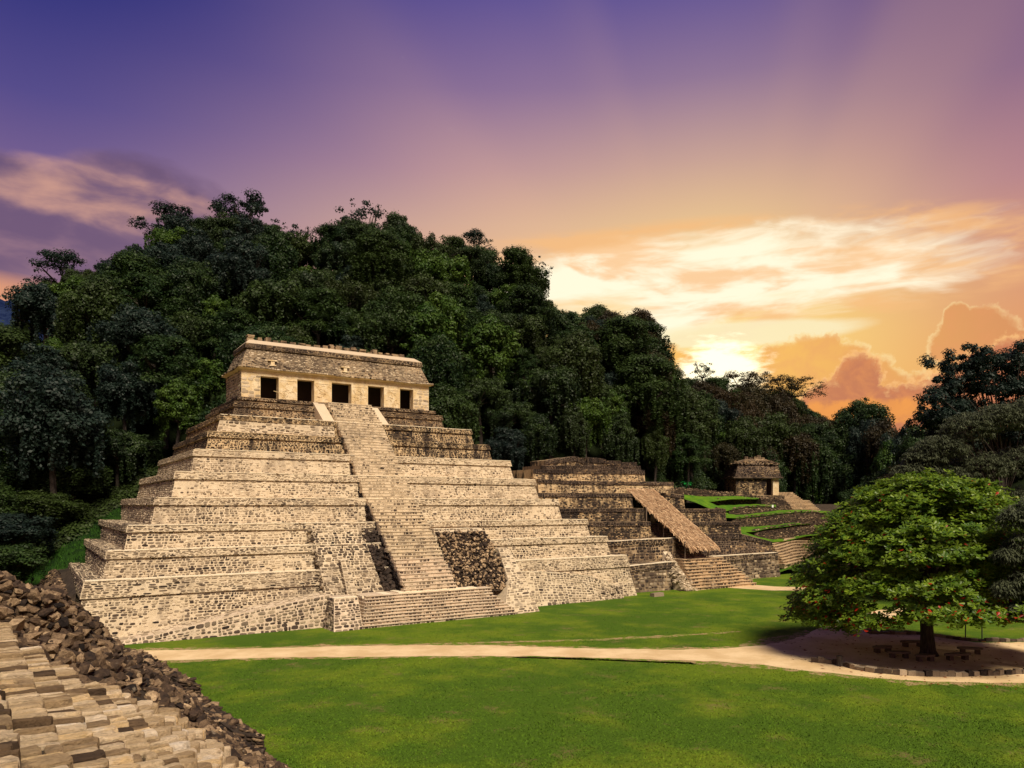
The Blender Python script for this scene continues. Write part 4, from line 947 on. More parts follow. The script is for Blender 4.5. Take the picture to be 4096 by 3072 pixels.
# the small temple: body, porch pillar, eaves, slab-built roof
sk = thing('small_temple', 'small blackened stone temple with a slanting roof at the jungle edge', 'temple', tuple(onD(3034, 1976, 158)), rz=R(-29)); sk.scale = (1.053,) * 3
def L(p): return p
mb = MB(); mb.box(-4.6, 1.6, 0, 6.4, -.6, 3.15); o = mb.build('wall', M['mortar_dark2'], sk)
st = Stones(); st.quad((-4.6, 0, 0), (1.6, 0, 0), (1.6, 0, 3.1), (-4.6, 0, 3.1), sw=.45, sh=.26, tone=(.55, .22), keep=.7); st.quad((-4.6, 6.4, 0), (-4.6, 0, 0), (-4.6, 0, 3.1), (-4.6, 6.4, 3.1), sw=.45, sh=.26, tone=(.45, .22), keep=.9); st.build(M['stone_dark'], o)
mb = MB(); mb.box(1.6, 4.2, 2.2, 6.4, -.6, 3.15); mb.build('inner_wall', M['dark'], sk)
mb = MB(); mb.box(3.0, 4.2, .05, .9, -.6, 3.15); mb.build('pillar', M['plaster'], sk)
mb = frus(-5.3, 4.9, -.6, 7, 3.15, -5.3, 4.9, -.6, 7, 3.42); mb.build('eaves', M['mortar_black'], sk)
mb = frus(-4.9, 4.6, -.3, 6.8, 3.42, -3.8, 4.3, .9, 5.8, 5.9); o = mb.build('roof_slope', M['mortar_black'], sk); st = Stones()
st.quad((-4.9, -.3, 3.45), (4.6, -.3, 3.45), (4.3, .9, 5.85), (-3.8, .9, 5.85), sw=.45, sh=.22, tone=(.42, .2), proud=.08); st.quad((-4.9, 6.8, 3.45), (-4.9, -.3, 3.45), (-3.8, .9, 5.85), (-3.8, 5.8, 5.85), sw=.45, sh=.22, tone=(.36, .2), proud=.08); st.build(M['stone_dark'], o)
mb = frus(-4.1, 4.6, .6, 6.1, 5.9, -4.0, 4.5, .7, 6.0, 6.15); mb.build('upper_eaves', M['mortar_black'], sk)
mb = frus(-3.9, 4.4, .8, 6, 6.15, -1.8, 2.6, 2.6, 4.4, 7.1); o = mb.build('roof', M['mortar_brown'], sk); st = Stones(); st.quad((-3.9, .8, 6.2), (4.4, .8, 6.2), (2.6, 2.6, 7.05), (-1.8, 2.6, 7.05), sw=.5, sh=.25, tone=(.55, .2), proud=.06); st.build(M['stone_dark'], o)
for i, (x_, h_) in enumerate(((-1.6, .5), (-.6, .28), (.35, .45), (1.05, .75), (1.9, .3))): mb = MB(); mb.box(x_, x_ + .7, 3.1, 3.9, 7.05, 7.08 + h_); mb.box(x_ - .05, x_ + .6, 3.05, 3.8, 7.085 + h_, 7.2 + h_); mb.build('comb_stub', M['mortar_brown'], sk)
mb = MB(); mb.box(-5.6, 5.0, -.9, 8, -1.1, -.25); o = mb.build('plinth', M['mortar_brown'], sk); st = Stones(); st.quad((-5.6, -.9, -1.0), (5.0, -.9, -1.0), (5.0, -.9, -.28), (-5.6, -.9, -.28), sw=.5, sh=.26, tone=(.4, .2), proud=.08); st.build(M['stone_dark'], o)
P = []
for i in range(110):
    t_ = rng.random(); s_ = rng.integers(0, 3)
    q = (-4.1 + 8.6 * t_, .55, 6.12) if s_ == 0 else ((-4.05, .6 + 5 * t_, 6.12) if s_ == 1 else (-3.9 + 8 * t_, .8 + 1.6 * rng.random(), 6.3))
    P.append((q[0] + rng.normal(0, .12), q[1] + rng.normal(0, .12), q[2] + rng.normal(0, .06) + (.35 * (q[1] - .8) if s_ == 2 else 0)))
rocks_stuff('roof_stones', np.array(P), rng.uniform(.25, .6, len(P)), np.clip(rng.normal(.5, .25, len(P)), 0, 1), M['stone_dark'], sk, .3, .7)
# small white sign board by the terraces
p = onY(3091, 2032, 96.0); sg = thing('info_board', 'tiny white notice board on the terrace below the small temple', 'sign', tuple(p)); mb = MB(); mb.box(-.25, .25, 0, .04, .1, .6); mb.build('panel', M['sign'], sg); mb = MB(); mb.box(-.03, .03, .04, .09, -.6, .1); mb.build('post', M['wood'], sg)
# loose cut block on the lawn
p = onZ(2628, 2385); bl = MB(); bl.hexa([(-.85, -.4, -.02), (.8, -.45, -.02), (.85, .4, -.02), (-.8, .45, -.02)], [(-.8, -.36, .42), (.76, -.4, .46), (.8, .34, .44), (-.78, .4, .4)], .55)
o = bl.build('stone_block', M['stone'], None, False, p); tag(o, 'single squared grey stone block lying alone on the bright lawn', 'block')
# ------------------------------------------------------------------ PART TWO
# ------------------------------------------------------------------ palace stair in the near left corner (the viewer stands on it)
PR = R(3.5); PU = np.array([math.cos(PR), math.sin(PR), 0]); PV = np.array([-math.sin(PR), math.cos(PR), 0])
def pal(p, q, z=0.0): return PU * p + PV * q + np.array([0, 0, z])
def plane_z(p): return EYE - 1.44 - .75 * p
ps = thing('palace_stairway', 'pale slab paved stairway in the near left corner, descending to the lawn', 'stairway')
SL = []
def slab_stone(p0, p1, q0, q1, z, th, poly=None, t=.5):
    """one paving stone: slightly irregular outline, worn rounded top"""
    if poly is None:
        k = 10; ang = np.arange(k) * 2 * np.pi / k + rng.uniform(-.1, .1)
        e_ = .30; ox = np.sign(np.cos(ang)) * np.abs(np.cos(ang)) ** e_; oy = np.sign(np.sin(ang)) * np.abs(np.sin(ang)) ** e_
        ox *= rng.uniform(.93, 1.03, k); oy *= rng.uniform(.90, 1.05, k)
        P = np.stack([(p0 + p1) / 2 + ox * (p1 - p0) / 2, (q0 + q1) / 2 + oy * (q1 - q0) / 2], 1)
    else: P = np.array(poly); k = len(P)
    c = P.mean(0); tx, ty = rng.normal(0, .035), rng.normal(0, .035)
    rings = []
    for s_, dz in ((1.0, -th), (1.0, -.032), (.965, -.005), (.75, .002)):
        Q = c + (P - c) * s_; zz = z + dz + (Q[:, 0] - c[0]) * tx + (Q[:, 1] - c[1]) * ty + rng.normal(0, .006, k) * (dz > -.03)
        rings.append(np.array([pal(a_, b_, w_) for (a_, b_), w_ in zip(Q, zz)]))
    V = np.concatenate(rings + [np.array([pal(c[0], c[1], z + .006)])]); o_ = pal(c[0], c[1], z); V = V - o_
    F = []
    for r_ in range(3):
        for j in range(k): F.append([r_ * k + j, r_ * k + (j + 1) % k, (r_ + 1) * k + (j + 1) % k, (r_ + 1) * k + j])
    for j in range(k): F.append([3 * k + j, 3 * k + (j + 1) % k, 4 * k])
    SL.append((V, F, t, o_, math.sqrt(max(1e-6, np.ptp(P[:, 0]) * np.ptp(P[:, 1])))))
QE = [14.3, 13.4, 13.9, 12.7, 12.6, 12.2, 13.0, 13.4, 14.6, 14.9, 13.9]      # ragged far ends of the steps
mb = MB(); TR = .335; RS = .251
for i in range(11):
    p0 = -.35 + TR * i; zt = plane_z(p0 + TR * .5); qe = QE[i] + .1; q_s = 3.6
    b = [pal(p0, q_s, zt - 1.2), pal(p0 + TR + .03, q_s, zt - 1.2), pal(p0 + TR + .03, qe, zt - 1.2), pal(p0, qe, zt - 1.2)]; zc = zt - (.05 if i < 7 else .32); t4 = [pal(p0, q_s, zc), pal(p0 + TR - .03, q_s, zc), pal(p0 + TR - .03, qe, zc), pal(p0, qe, zc)]
    mb.hexa(b, t4)
    q = q_s + rng.uniform(0, .2)
    flag = i >= 7
    if not flag:
        while q < qe - .1:
            L_ = rng.choice([rng.uniform(.075, .13), rng.uniform(.12, .22)]) * (1.1 if i < 3 else 1.0); L_ = min(L_, qe - q)
            if rng.random() < .16 and L_ > .14:    # a course made of two small stones
                pm = p0 + TR * rng.uniform(.4, .6); slab_stone(p0 + .01, pm - .008, q + .006, q + L_ - .006, zt + rng.normal(0, .012), .2, t=np.clip(rng.normal(.55, .2), 0, 1)); slab_stone(pm + .008, p0 + TR - .01, q + .006, q + L_ - .006, zt + rng.normal(0, .012), .24, t=np.clip(rng.normal(.55, .2), 0, 1))
            else: slab_stone(p0 + .004 + rng.normal(.004, .008), p0 + TR - .008 + rng.normal(0, .012), q + .011, q + L_ - .011, zt + rng.normal(0, .016), .25, t=np.clip(rng.normal(.56, .24), 0, 1))
            q += L_
mb.build('stair_core', M['earth'], ps)
# broken flagstones paving the lowest restored strip: irregular polygons
from mathutils.geometry import delaunay_2d_cdt
pts = []
for i in range(6):
    for j in range(38):
        pts.append((1.9 + i * .37 + rng.uniform(-.12, .12), 6.0 + j * .26 + rng.uniform(-.10, .10)))
pts = np.array(pts)
r_ = delaunay_2d_cdt([Vector(p) for p in pts], [], [], 0, 1e-5); dv, df = [v[:] for v in r_[0]], r_[2]
cells = {i: [] for i in range(len(dv))}
for f in df:
    A, B, C_ = (np.array(dv[i]) for i in f); cc = (A + B + C_) / 3
    for i in f: cells[i].append(cc)
for i, cs in cells.items():
    if len(cs) < 4: continue
    c = np.mean(cs, 0)
    qmax = np.interp(c[0], [2.0, 3.1, 3.7], [13.1, 14.7, 12.6]); pmax = np.interp(c[1], [6, 12, 15], [3.62, 3.6, 3.2])
    if not (2.05 < c[0] < pmax and 6.2 < c[1] < qmax): continue
    cs = sorted(cs, key=lambda q: math.atan2(q[1] - c[1], q[0] - c[0])); poly = [c + (q - c) * .86 for q in cs]
    out = []
    for a_, b_ in zip(poly, poly[1:] + poly[:1]): out += [a_ * .78 + b_ * .22, a_ * .22 + b_ * .78]
    slab_stone(0, 0, 0, 0, plane_z(c[0]) + .02 + rng.normal(0, .012), .16, out, np.clip(rng.normal(.62, .17), 0, 1))
mb = MB(); mb.hexa([pal(1.95, 5.8, plane_z(1.95) - 1), pal(3.7, 5.8, plane_z(3.7) - 1), pal(3.7, 13.2, plane_z(3.7) - 1), pal(1.95, 13.2, plane_z(1.95) - 1)], [pal(1.95, 5.8, plane_z(1.95) - .085), pal(3.7, 5.8, plane_z(3.7) - .085), pal(3.55, 13.0, plane_z(3.55) - .085), pal(1.95, 14.0, plane_z(1.95) - .085)]); mb.build('paving_bed', M['earth'], ps)

def _scr(s):
    px, py, d = pxof(s[3]); return s[4] / d if (0 < px < 4096 and py < 3090) else s[4] / d * .01
SL.sort(key=_scr, reverse=True)
for V, F, t, o_, _ in SL[:300]: obj('stone', mesh_np('stone', V, F, M['paving'], np.full(len(V), t)), ps, o_)
VV = []; FF = []; TT = []; n0 = 0
for V, F, t, o_, _ in SL[300:]: VV.append(V + o_); FF += [[q + n0 for q in f] for f in F]; TT.append(np.full(len(V), t)); n0 += len(V)
o = obj('paving_stones', mesh_np('paving_stones', np.concatenate(VV), FF, M['paving'], np.concatenate(TT)), ps); o['kind'] = 'stuff'

# ruined slope beyond and below it ---------------------------------------------------------
rs = thing('rubble_slope', 'dark collapsed rubble slope between the pale paved stair and the lawn', 'rubble')
def rz(p, q):
    z = plane_z(p) if p < 3.5 else plane_z(3.5) - .93 * (p - 3.5)
    edge = (q < np.interp(p, [-.4, .6, 1.4, 1.9, 3.0, 3.6], [14.4, 14.0, 12.7, 12.3, 14.7, 12.3])) and p < 3.55
    if edge: return z - 1.0
    z -= .22 + .04 * max(0, q - 20)
    if p > .8: z += .85 * min(1, (p - .8) / .9) * math.exp(-((q - 19.0) / 3.0) ** 2) * min(1, max(0, 1 - (p - 1.7) / 2.2)) + .25 * math.exp(-((q - 21.0) / 4.0) ** 2)
    z += .20 * math.sin(p * 1.9 + .5 * math.sin(q * .5)) * (p > 3.5) + .10 * lf(p * 4, q * 2, 3)
    return z
us_ = np.concatenate([np.arange(-6, 3.5, .3), np.arange(3.5, 13.6, .35)]); vs_ = np.concatenate([np.arange(1, 20, .4), np.arange(20, 66, 1.0)])
bedm = grid_mesh('rubble_bed', lambda u, v: tuple(pal(u, v, max(rz(u, v), -.6 if u > 9 else -.6))), us_, vs_, M['earth'], True)
# keep the bed out of the lawn beyond the foot of the slope
obj('rubble_bed', bedm, rs)
P = []; S_ = []; T_ = []
def scatter(n, p0, p1, q0, q1, s0, s1, tm=.42, ts=.24, qpow=1.0):
    for _ in range(n):
        p = rng.uniform(p0, p1); q = q0 + (q1 - q0) * rng.random() ** qpow; z = rz(p, q)
        if z < -.1: continue
        if p < 3.6 and q < np.interp(p, [-.4, .6, 1.4, 1.9, 3.0, 3.6], [14.4, 14.0, 12.9, 12.5, 14.9, 12.5]): continue
        P.append(pal(p, q, z + rng.uniform(-.02, .07))); S_.append(rng.uniform(s0, s1)); T_.append(np.clip(rng.normal(tm, ts) + .15 * lf(p * 5, q * 3, 2), 0, 1))
scatter(3600, -.6, 6.0, 10, 26, .12, .40); scatter(2600, 3.5, 11.4, 8, 34, .16, .46); scatter(3200, 0, 11.4, 24, 62, .22, .60)
P = np.array(P); S_ = np.array(S_); T_ = np.array(T_)
dd = P[:, 0] * FW[0] + P[:, 1] * FW[1]; pxx = 2048 + FPX * (P[:, 0] * RT[0] + P[:, 1] * RT[1]) / dd; pyy_ = HOR - FPX * (P[:, 2] - EYE) / dd
vis = S_ / dd * ((pxx > 0) & (pxx < 1180) & (pyy_ < 3072)); order = np.argsort(-vis)
pick = order[:280]; rest = order[280:]
RM = []
for k_ in range(len(ROCKS)):
    RM.append(mesh_np('stone', ROCKS[k_][0], ROCKS[k_][1], M['rubble'], None))
# single stones carry their tone as a mesh attribute: three tones of each shape
RMT = {}
for k_ in range(len(ROCKS)):
    for ti_, tv in enumerate((.2, .35, .5, .65, .85)): RMT[k_, ti_] = mesh_np('stone', ROCKS[k_][0], ROCKS[k_][1], M['rubble'], np.full(len(ROCKS[k_][0]), tv))
def single_rock(i, pos_, s, t, parent, name='stone'):
    o = bpy.data.objects.new(name, RMT[i % len(ROCKS), int(np.argmin([abs(t - v) for v in (.2, .35, .5, .65, .85)]))])
    o.location = pos_; o.scale = (s, s * rng.uniform(.8, 1.1), s * rng.uniform(.75, 1.05)); o.rotation_euler = (rng.normal(0, .35), rng.normal(0, .35), rng.uniform(0, 6.28)); link(o, parent); return o
for i in pick: single_rock(int(i), P[i], S_[i], T_[i], rs)
rocks_stuff('loose_rubble', P[rest], S_[rest], T_[rest], M['rubble'], rs, .4)
# dry-stone remnant wall standing at the left edge
rw = thing('ruined_wall', 'broken dark dry-stone wall stump at the left edge above the rubble', 'wall')
BT = [(-1.2, -1.32), (.60, -1.34), (1.0, -1.57), (1.5, -1.80), (1.74, -2.3)]
mb = MB(); qf = 16.4
mb_b = [pal(p, qf - .1, plane_z(p) - .6) for p, _ in BT]; mb_t = [pal(p, qf, EYE + z - .05) for p, z in BT]
core_wall(mb, mb_b, mb_t, 1.1); o = mb.build('core', M['earth'], rw)
st = Stones(); 
for i in range(len(BT) - 2):
    st.quad(mb_b[i], mb_b[i + 1], mb_t[i + 1], mb_t[i], sw=.30, sh=.15, joint=.02, proud=.08, tone=(.45, .22), patch=.15, sq=.8)
st.build(M['rubble'], o, 60)
P2 = []; S3 = []
for i in range(260):
    p = rng.uniform(-.3, 1.72); z1_ = np.interp(p, [b_[0] for b_ in BT], [b_[1] for b_ in BT]); z0_ = plane_z(p) - EYE - .4; z = z0_ + (z1_ - z0_) * rng.random(); P2.append(pal(p, qf - .12 + rng.uniform(-.05, .08) + (.35 if p > 1.5 else 0) * rng.random(), EYE + z)); S3.append(rng.uniform(.10, .30))
rocks_stuff('loose_stones', np.array(P2), S3, np.clip(rng.normal(.5, .25, 260), 0, 1), M['rubble'], rw, .5)
for i in range(90):
    k_ = i / 90 * (len(BT) - 1.01); j = int(k_); f = k_ - j; p = BT[j][0] * (1 - f) + BT[j + 1][0] * f; z = BT[j][1] * (1 - f) + BT[j + 1][1] * f
    single_rock(i, pal(p, qf + rng.uniform(-.05, .8), EYE + z + rng.uniform(-.04, .05)), rng.uniform(.16, .36), np.clip(rng.normal(.5, .2), 0, 1), rw, 'cap_stone')
# a fallen pale slab or two by the wall
for (p, q, s, t) in ((.42, 14.9, .5, .85), (.75, 14.6, .42, .8), (.95, 14.2, .45, .6), (.55, 15.4, .5, .7), (1.15, 13.9, .34, .75)):
    single_rock(int(q * 7), pal(p, q, plane_z(p) + .02), s, t, rs, 'fallen_slab')
# low retaining walls at the foot of the slope
def foot_wall(lab, p0, q0, p1, q1, h0, h1):
    A = pal(p0, q0); B = pal(p1, q1); A[2] = B[2] = 0; t = thing('foot_wall', lab, 'wall'); mb = MB(); d = (B - A) / np.linalg.norm(B - A); nn = np.array([-d[1], d[0], 0]) * -1
    if nn[0] < 0: nn = -nn
    b = [A + nn * .15 - [0, 0, .2], B + nn * .15 - [0, 0, .2], B - nn * 1.3 - [0, 0, .2], A - nn * 1.3 - [0, 0, .2]]; tt = [A + [0, 0, h0], B + [0, 0, h1], B - nn * 1.3 + [0, 0, h1 + .5], A - nn * 1.3 + [0, 0, h0 + .5]]
    mb.hexa(b, tt); o = mb.build('core', M['earth'], t); st = Stones()
    st.quad(b[0], b[1], tt[1], tt[0], sw=.4, sh=.17, joint=.02, proud=.09, tone=(.38, .2), patch=.15); st.quad(b[3], b[0], tt[0], tt[3], sw=.4, sh=.17, joint=.02, proud=.09, tone=(.42, .2), patch=.15)
    st.build(M['rubble'], o); n = int(np.linalg.norm(B - A) * 9); P = []
    for i in range(n):
        f = rng.random(); w_ = rng.random(); P.append(A + (B - A) * f - nn * w_ * 1.4 + [0, 0, h0 + (h1 - h0) * f + .5 * w_ + rng.normal(.02, .06)])
    rocks_stuff('loose_stones', np.array(P), rng.uniform(.22, .58, n), np.clip(rng.normal(.45, .22, n), 0, 1), M['rubble'], t, .3, .8)
def lp(px, py):
    w_ = onZ(px, py); return w_ @ PU, w_ @ PV
a_ = lp(800, 2800); foot_wall('low ruined wall end reaching onto the lawn, nearer the dirt path', a_[0], a_[1], a_[0] - .8, a_[1] + 13, .85, .9)
a_ = lp(1050, 3015); foot_wall('low ruined wall end reaching onto the lawn, in the middle of the slope foot', a_[0], a_[1], a_[0] - .5, a_[1] + 9.5, .75, .9)
a_ = lp(1150, 3130); foot_wall('low ruined wall of grey stones leaving the picture at the bottom edge', a_[0], a_[1], a_[0] - .4, a_[1] + 3.0, .6, .7)
# small dark marker posts beside the pyramid corner
p = onZ(402, 2585); mk = thing('marker_post', 'small dark square post against the lower left pyramid wall', 'post', (5.2, 68.0, 0)); mb = MB(); mb.box(-.05, .05, -.05, .05, 0, 1.45); mb.box(-.12, .02, -.07, .07, 1.45, 1.85); mb.box(.03, .17, -.07, .07, 1.3, 1.68); mb.build('shaft', M['black'], mk)

# ------------------------------------------------------------------ plaza edging, stump, benches
def kerb(name, lab, pxs, singles_h, w_=.35, n_each=.45):
    t = thing(name, lab, 'kerb'); P = smooth_poly([onZ(*q) for q in pxs], n_each, .02, False); c = 0
    for a_, b_ in zip(P[:-1], P[1:]):
        d = (b_ - a_)[:2]; L_ = np.linalg.norm(d); d = d / L_; nn = np.array([-d[1], d[0]]); h = singles_h * rng.uniform(.75, 1.2); mb = MB(); j = lambda: rng.normal(0, .02)
        q = [(a_[0] + j(), a_[1] + j()), (b_[0] - d[0] * .03 + j(), b_[1] - d[1] * .03 + j()), (b_[0] - d[0] * .03 + nn[0] * w_, b_[1] + nn[1] * w_), (a_[0] + nn[0] * w_, a_[1] + nn[1] * w_)]
        mb.hexa([(x, y, -.05) for x, y in q], [(x + j(), y + j(), h + j()) for x, y in q], np.clip(rng.normal(.38, .16), 0, 1)); mb.build('stone', M['stone'], t); c += 1
kerb('stone_kerb', 'low curved stone kerb along the near edge of the shaded plaza under the tree', [(3245, 2650), (3300, 2655), (3355, 2662), (3420, 2680), (3500, 2693), (3600, 2702), (3700, 2707), (3850, 2708), (4000, 2703), (4200, 2690)], .34)
kerb('stone_kerb', 'low stone edging around the lawn patch behind the tree trunk', [(3462, 2518), (3480, 2535), (3560, 2538), (3690, 2540), (3760, 2550), (3860, 2564), (4000, 2568), (4200, 2565)], .26)
p = onZ(3358, 2664); sp = thing('tree_stump', 'short weathered tree stump standing on the kerb', 'stump', tuple(p)); mb = MB(); mb.tube([(0, 0, -.05), (.02, 0, .3), (0, .02, .72)], [.27, .22, .20], 9); mb.build('trunk', M['bark'], sp)
inner = flat_poly('lawn_patch', [(3470, 2530), (3485, 2534), (3690, 2537), (3760, 2547), (3860, 2561), (4000, 2564), (4300, 2562), (4300, 2480), (3900, 2475), (3600, 2480), (3520, 2500)], M['grass'], .03, .03, .5)
for i, (px, py, rz_, L_, lab) in enumerate(((3530, 2610, .2, 1.7, 'round stone bench left of the shaded tree trunk, farthest from the kerb'), (3595, 2632, -.1, 1.7, 'low stone bench on two feet, nearest the kerb left of the trunk'), (3650, 2587, .05, 2.1, 'long stone bench just behind the left side of the trunk'), (3700, 2645, .0, 1.5, 'short stone bench in front of the trunk'), (3830, 2640, .15, 2.2, 'stone bench in deep shade right of the trunk, near the kerb'), (3880, 2615, -.3, 1.8, 'stone bench in deep shade right of the trunk, away from the kerb'))):
    bt = thing('stone_bench', lab, 'bench', tuple(onZ(px, py)), rz=-YAW + rz_, group='stone benches round the shady tree')
    mb = MB(); k = 14; V = [(math.cos(a_) * L_ / 2, math.sin(a_) * .32, z) for z in (.36, .50) for a_ in np.linspace(0, 2 * math.pi, k, endpoint=False)]
    F = [list(range(k))[::-1], list(range(k, 2 * k))] + [[j, (j + 1) % k, k + (j + 1) % k, k + j] for j in range(k)]; mb.verts(V, F, .4); mb.build('seat', M['stone'], bt)
    for sx in (-1, 1): mb = MB(); mb.box(sx * L_ * .28 - .16, sx * L_ * .28 + .16, -.2, .2, 0, .36, .3); mb.build('foot', M['stone'], bt)
for i, (px, lab) in enumerate(((3862, 'thin dark post in the shade right of the tree trunk, the left one of two'), (3928, 'thin dark post in the shade right of the tree trunk, the right one of two'))):
    pt = thing('slim_post', lab, 'post', tuple(onZ(px, 2556)), group='thin posts behind the shady tree'); mb = MB(); mb.tube([(0, 0, 0), (0, 0, 1.9)], .05, 8); mb.build('shaft', M['black'], pt)

# ------------------------------------------------------------------ leaves and trees
def leaf_cloud(C, N, size, up=.35, aspect=.62, T=None, bend=True):
    """one folded leaf (two triangles' worth of quad) at each centre C with outward direction N"""
    n = len(C); Nn = N + rng.normal(0, .30, (n, 3)) + [0, 0, up]; Nn /= np.linalg.norm(Nn, axis=1, keepdims=True)
    t = np.cross(Nn, rng.normal(0, 1, (n, 3))); t /= np.linalg.norm(t, axis=1, keepdims=True); b = np.cross(Nn, t)
    s = (size * rng.uniform(.6, 1.4, n))[:, None]
    V = np.stack([C - t * s, C + b * s * aspect - Nn * s * .18, C + t * s, C - b * s * aspect - Nn * s * .18], 1).reshape(-1, 3)
    F = np.arange(4 * n).reshape(n, 4)
    T = np.repeat(rng.random(n) if T is None else T, 4)
    return V, F, T
def blobs_crown(seed, R_, H_, nclump, cl_r, per, size, flat=.7, top=1.0, hollow=.35, drop=0, up=.35, layers=None):
    r0 = np.random.default_rng(seed); Cs = []; Ns = []; Ts = []; centers = []
    for i in range(nclump):
        if layers:
            L_ = layers[i % len(layers)]; a_ = r0.uniform(0, 6.283); rr = R_ * L_[1] * math.sqrt(r0.random()); c = np.array([rr * math.cos(a_), rr * math.sin(a_), L_[0] * H_ + r0.normal(0, .03 * H_)])
        else:
            d = r0.normal(0, 1, 3); d /= np.linalg.norm(d); d[2] = abs(d[2]) * (1 if r0.random() < .8 else -.45)
            rr = r0.uniform(hollow, 1.0) ** .6; c = d * rr * np.array([R_, R_, H_ * .5]) * r0.uniform(.8, 1.12); c[2] += H_ * .5
        cr = cl_r * r0.choice([r0.uniform(.35, .7), r0.uniform(.7, 1.5)]); centers.append((c, cr)); m = int(per * (cr / cl_r) ** 2)
        d = r0.normal(0, 1, (m, 3)); d /= np.linalg.norm(d, axis=1, keepdims=True); d[:, 2] = np.where(r0.random(m) < .45, np.abs(d[:, 2]), d[:, 2])
        p = d * (r0.uniform(.30, 1.0, m) ** .5)[:, None] * np.array([cr, cr, cr * flat]); p += r0.normal(0, cr * .14, (m, 3))
        Cs.append(p + c); Ns.append(d); Ts.append(np.clip(r0.random() * .6 + r0.random(m) * .18 + d[:, 2] * .12, 0, 1))
        if drop and r0.random() < drop:      # hanging strands of creeper
            for s_ in range(5):
                a_ = r0.uniform(0, 6.28); L_ = r0.uniform(1.5, 5.0); k_ = int(L_ * 26); x0 = c + np.array([cr * math.cos(a_), cr * math.sin(a_), 0]); tt = r0.random(k_)
                Cs.append(x0 + np.stack([r0.normal(0, .14, k_), r0.normal(0, .14, k_), -tt * L_], 1)); q = r0.normal(0, 1, (k_, 3)); q[:, 2] = np.abs(q[:, 2]) * .3; Ns.append(q / np.linalg.norm(q, axis=1, keepdims=True)); Ts.append(r0.random(k_) * .6)
    C = np.concatenate(Cs); N = np.concatenate(Ns); T = np.concatenate(Ts); keep = C[:, 2] > -H_ * .4
    V, F, T = leaf_cloud(C[keep], N[keep], size, up, T=T[keep]); return V, F, T, centers
def trunk_mesh(H0, centers, rad, seed, limbs=7, name='trunk'):
    """trunk from the ground (-H0) to the crown with limbs reaching for some clumps"""
    r0 = random.Random(seed); mb = MB(); zc = min(c[0][2] for c in centers) + 1.0; j = lambda s: r0.uniform(-s, s)
    fork = np.array([j(.4), j(.4), max(-.5, zc - 1.0)])
    mb.tube([(0, 0, -H0 - 1), (j(.15), j(.15), -H0 * .5), tuple(fork)], [rad * 1.25, rad * .85, rad * .65], 8)
    for c, cr in r0.sample(centers, min(limbs, len(centers))):
        m_ = (fork + c) / 2 + np.array([j(.5), j(.5), j(.4) - .3]); mb.tube([tuple(fork - [0, 0, .3]), tuple(m_), tuple(c)], [rad * .42, rad * .26, rad * .10], 6)
        for q in range(2): e = c + np.array([j(cr), j(cr), j(cr) * .5]); mb.tube([tuple(m_), tuple((m_ + e) / 2 + [j(.3), j(.3), .2]), tuple(e)], [rad * .16, rad * .10, rad * .05], 5)
    return mesh_np(name, np.array(mb.V), mb.F, M['bark'], mb.T)
KINDS = []
def kind(desc, matn, H0, rad, **kw):
    V, F, T, cen = blobs_crown(**kw); cm = mesh_np('crown', V, F, M[matn], T); tm = trunk_mesh(H0, cen, rad, kw['seed'], kw.get('limbs', 8)); KINDS.append((desc, cm, tm, kw['R_'], kw['H_'], H0))
B_ = dict(nclump=92, cl_r=1.2, per=190, size=.165, drop=.14)
kind('dense round dark green', 'leaf', 6, .35, seed=1, R_=4.6, H_=8, **B_)
kind('bushy mid green', 'leaf', 6, .35, seed=2, R_=4.2, H_=7, **{**B_, 'cl_r': 1.0, 'nclump': 110, 'per': 140})
kind('creeper hung dark', 'leaf', 6, .4, seed=3, R_=4.0, H_=10, **{**B_, 'drop': .75})
kind('tall narrow creeper clad', 'leaf', 6, .4, seed=4, R_=3.1, H_=12, **{**B_, 'cl_r': 1.0, 'drop': .8})
kind('layered broad', 'leaf', 7, .35, seed=5, R_=5.6, H_=7, layers=[(.2, .9), (.45, .95), (.65, .85), (.85, .6), (1, .3)], flat=.38, up=1.0, **{**B_, 'nclump': 90, 'cl_r': 1.35})
kind('loose leafy', 'leaf_lime', 6, .3, seed=6, R_=4.2, H_=7.5, **{**B_, 'cl_r': .95, 'nclump': 90, 'per': 130})
kind('bluish dark', 'leaf_blue', 6, .35, seed=7, R_=4.5, H_=8, **{**B_})
kind('rusty brown tinged', 'leaf_rust', 6, .35, seed=8, R_=4.2, H_=8, **{**B_, 'drop': .3, 'per': 150})
# ridge trees with visible limbs
kind('open crowned emergent', 'leaf_blue', 9, .5, seed=9, R_=6.2, H_=6.5, layers=[(.35, 1.0), (.6, .95), (.85, .8), (1.05, .5)], flat=.42, up=.9, nclump=44, cl_r=1.15, per=120, size=.18)
kind('sparse twiggy', 'leaf_blue', 9, .45, seed=10, R_=4.6, H_=10, nclump=46, cl_r=.75, per=46, size=.16)
kind('flat topped spreading', 'leaf_rust', 9, .4, seed=11, R_=7.5, H_=4.5, layers=[(.2, 1.0), (.5, 1.0), (.8, 1.0), (1.0, .7)], flat=.20, up=1.4, nclump=74, cl_r=1.35, per=110, size=.17)
NB = len(KINDS)
kind('shaggy vine draped', 'leaf', 6, .35, seed=21, R_=4.4, H_=9, **{**B_, 'drop': .5, 'cl_r': 1.0})
kind('upright oval', 'leaf_lime', 6, .35, seed=22, R_=3.4, H_=9.5, **{**B_, 'cl_r': .9})
kind('fine leaved spreading', 'leaf', 6, .35, seed=23, R_=5.4, H_=6.5, **{**B_, 'cl_r': .9, 'nclump': 120, 'per': 120, 'size': .14})
kind('ragged blue green', 'leaf_blue', 6, .35, seed=24, R_=4.0, H_=9, **{**B_, 'drop': .4, 'cl_r': .95})
GR = 'jungle trees on the hillside'
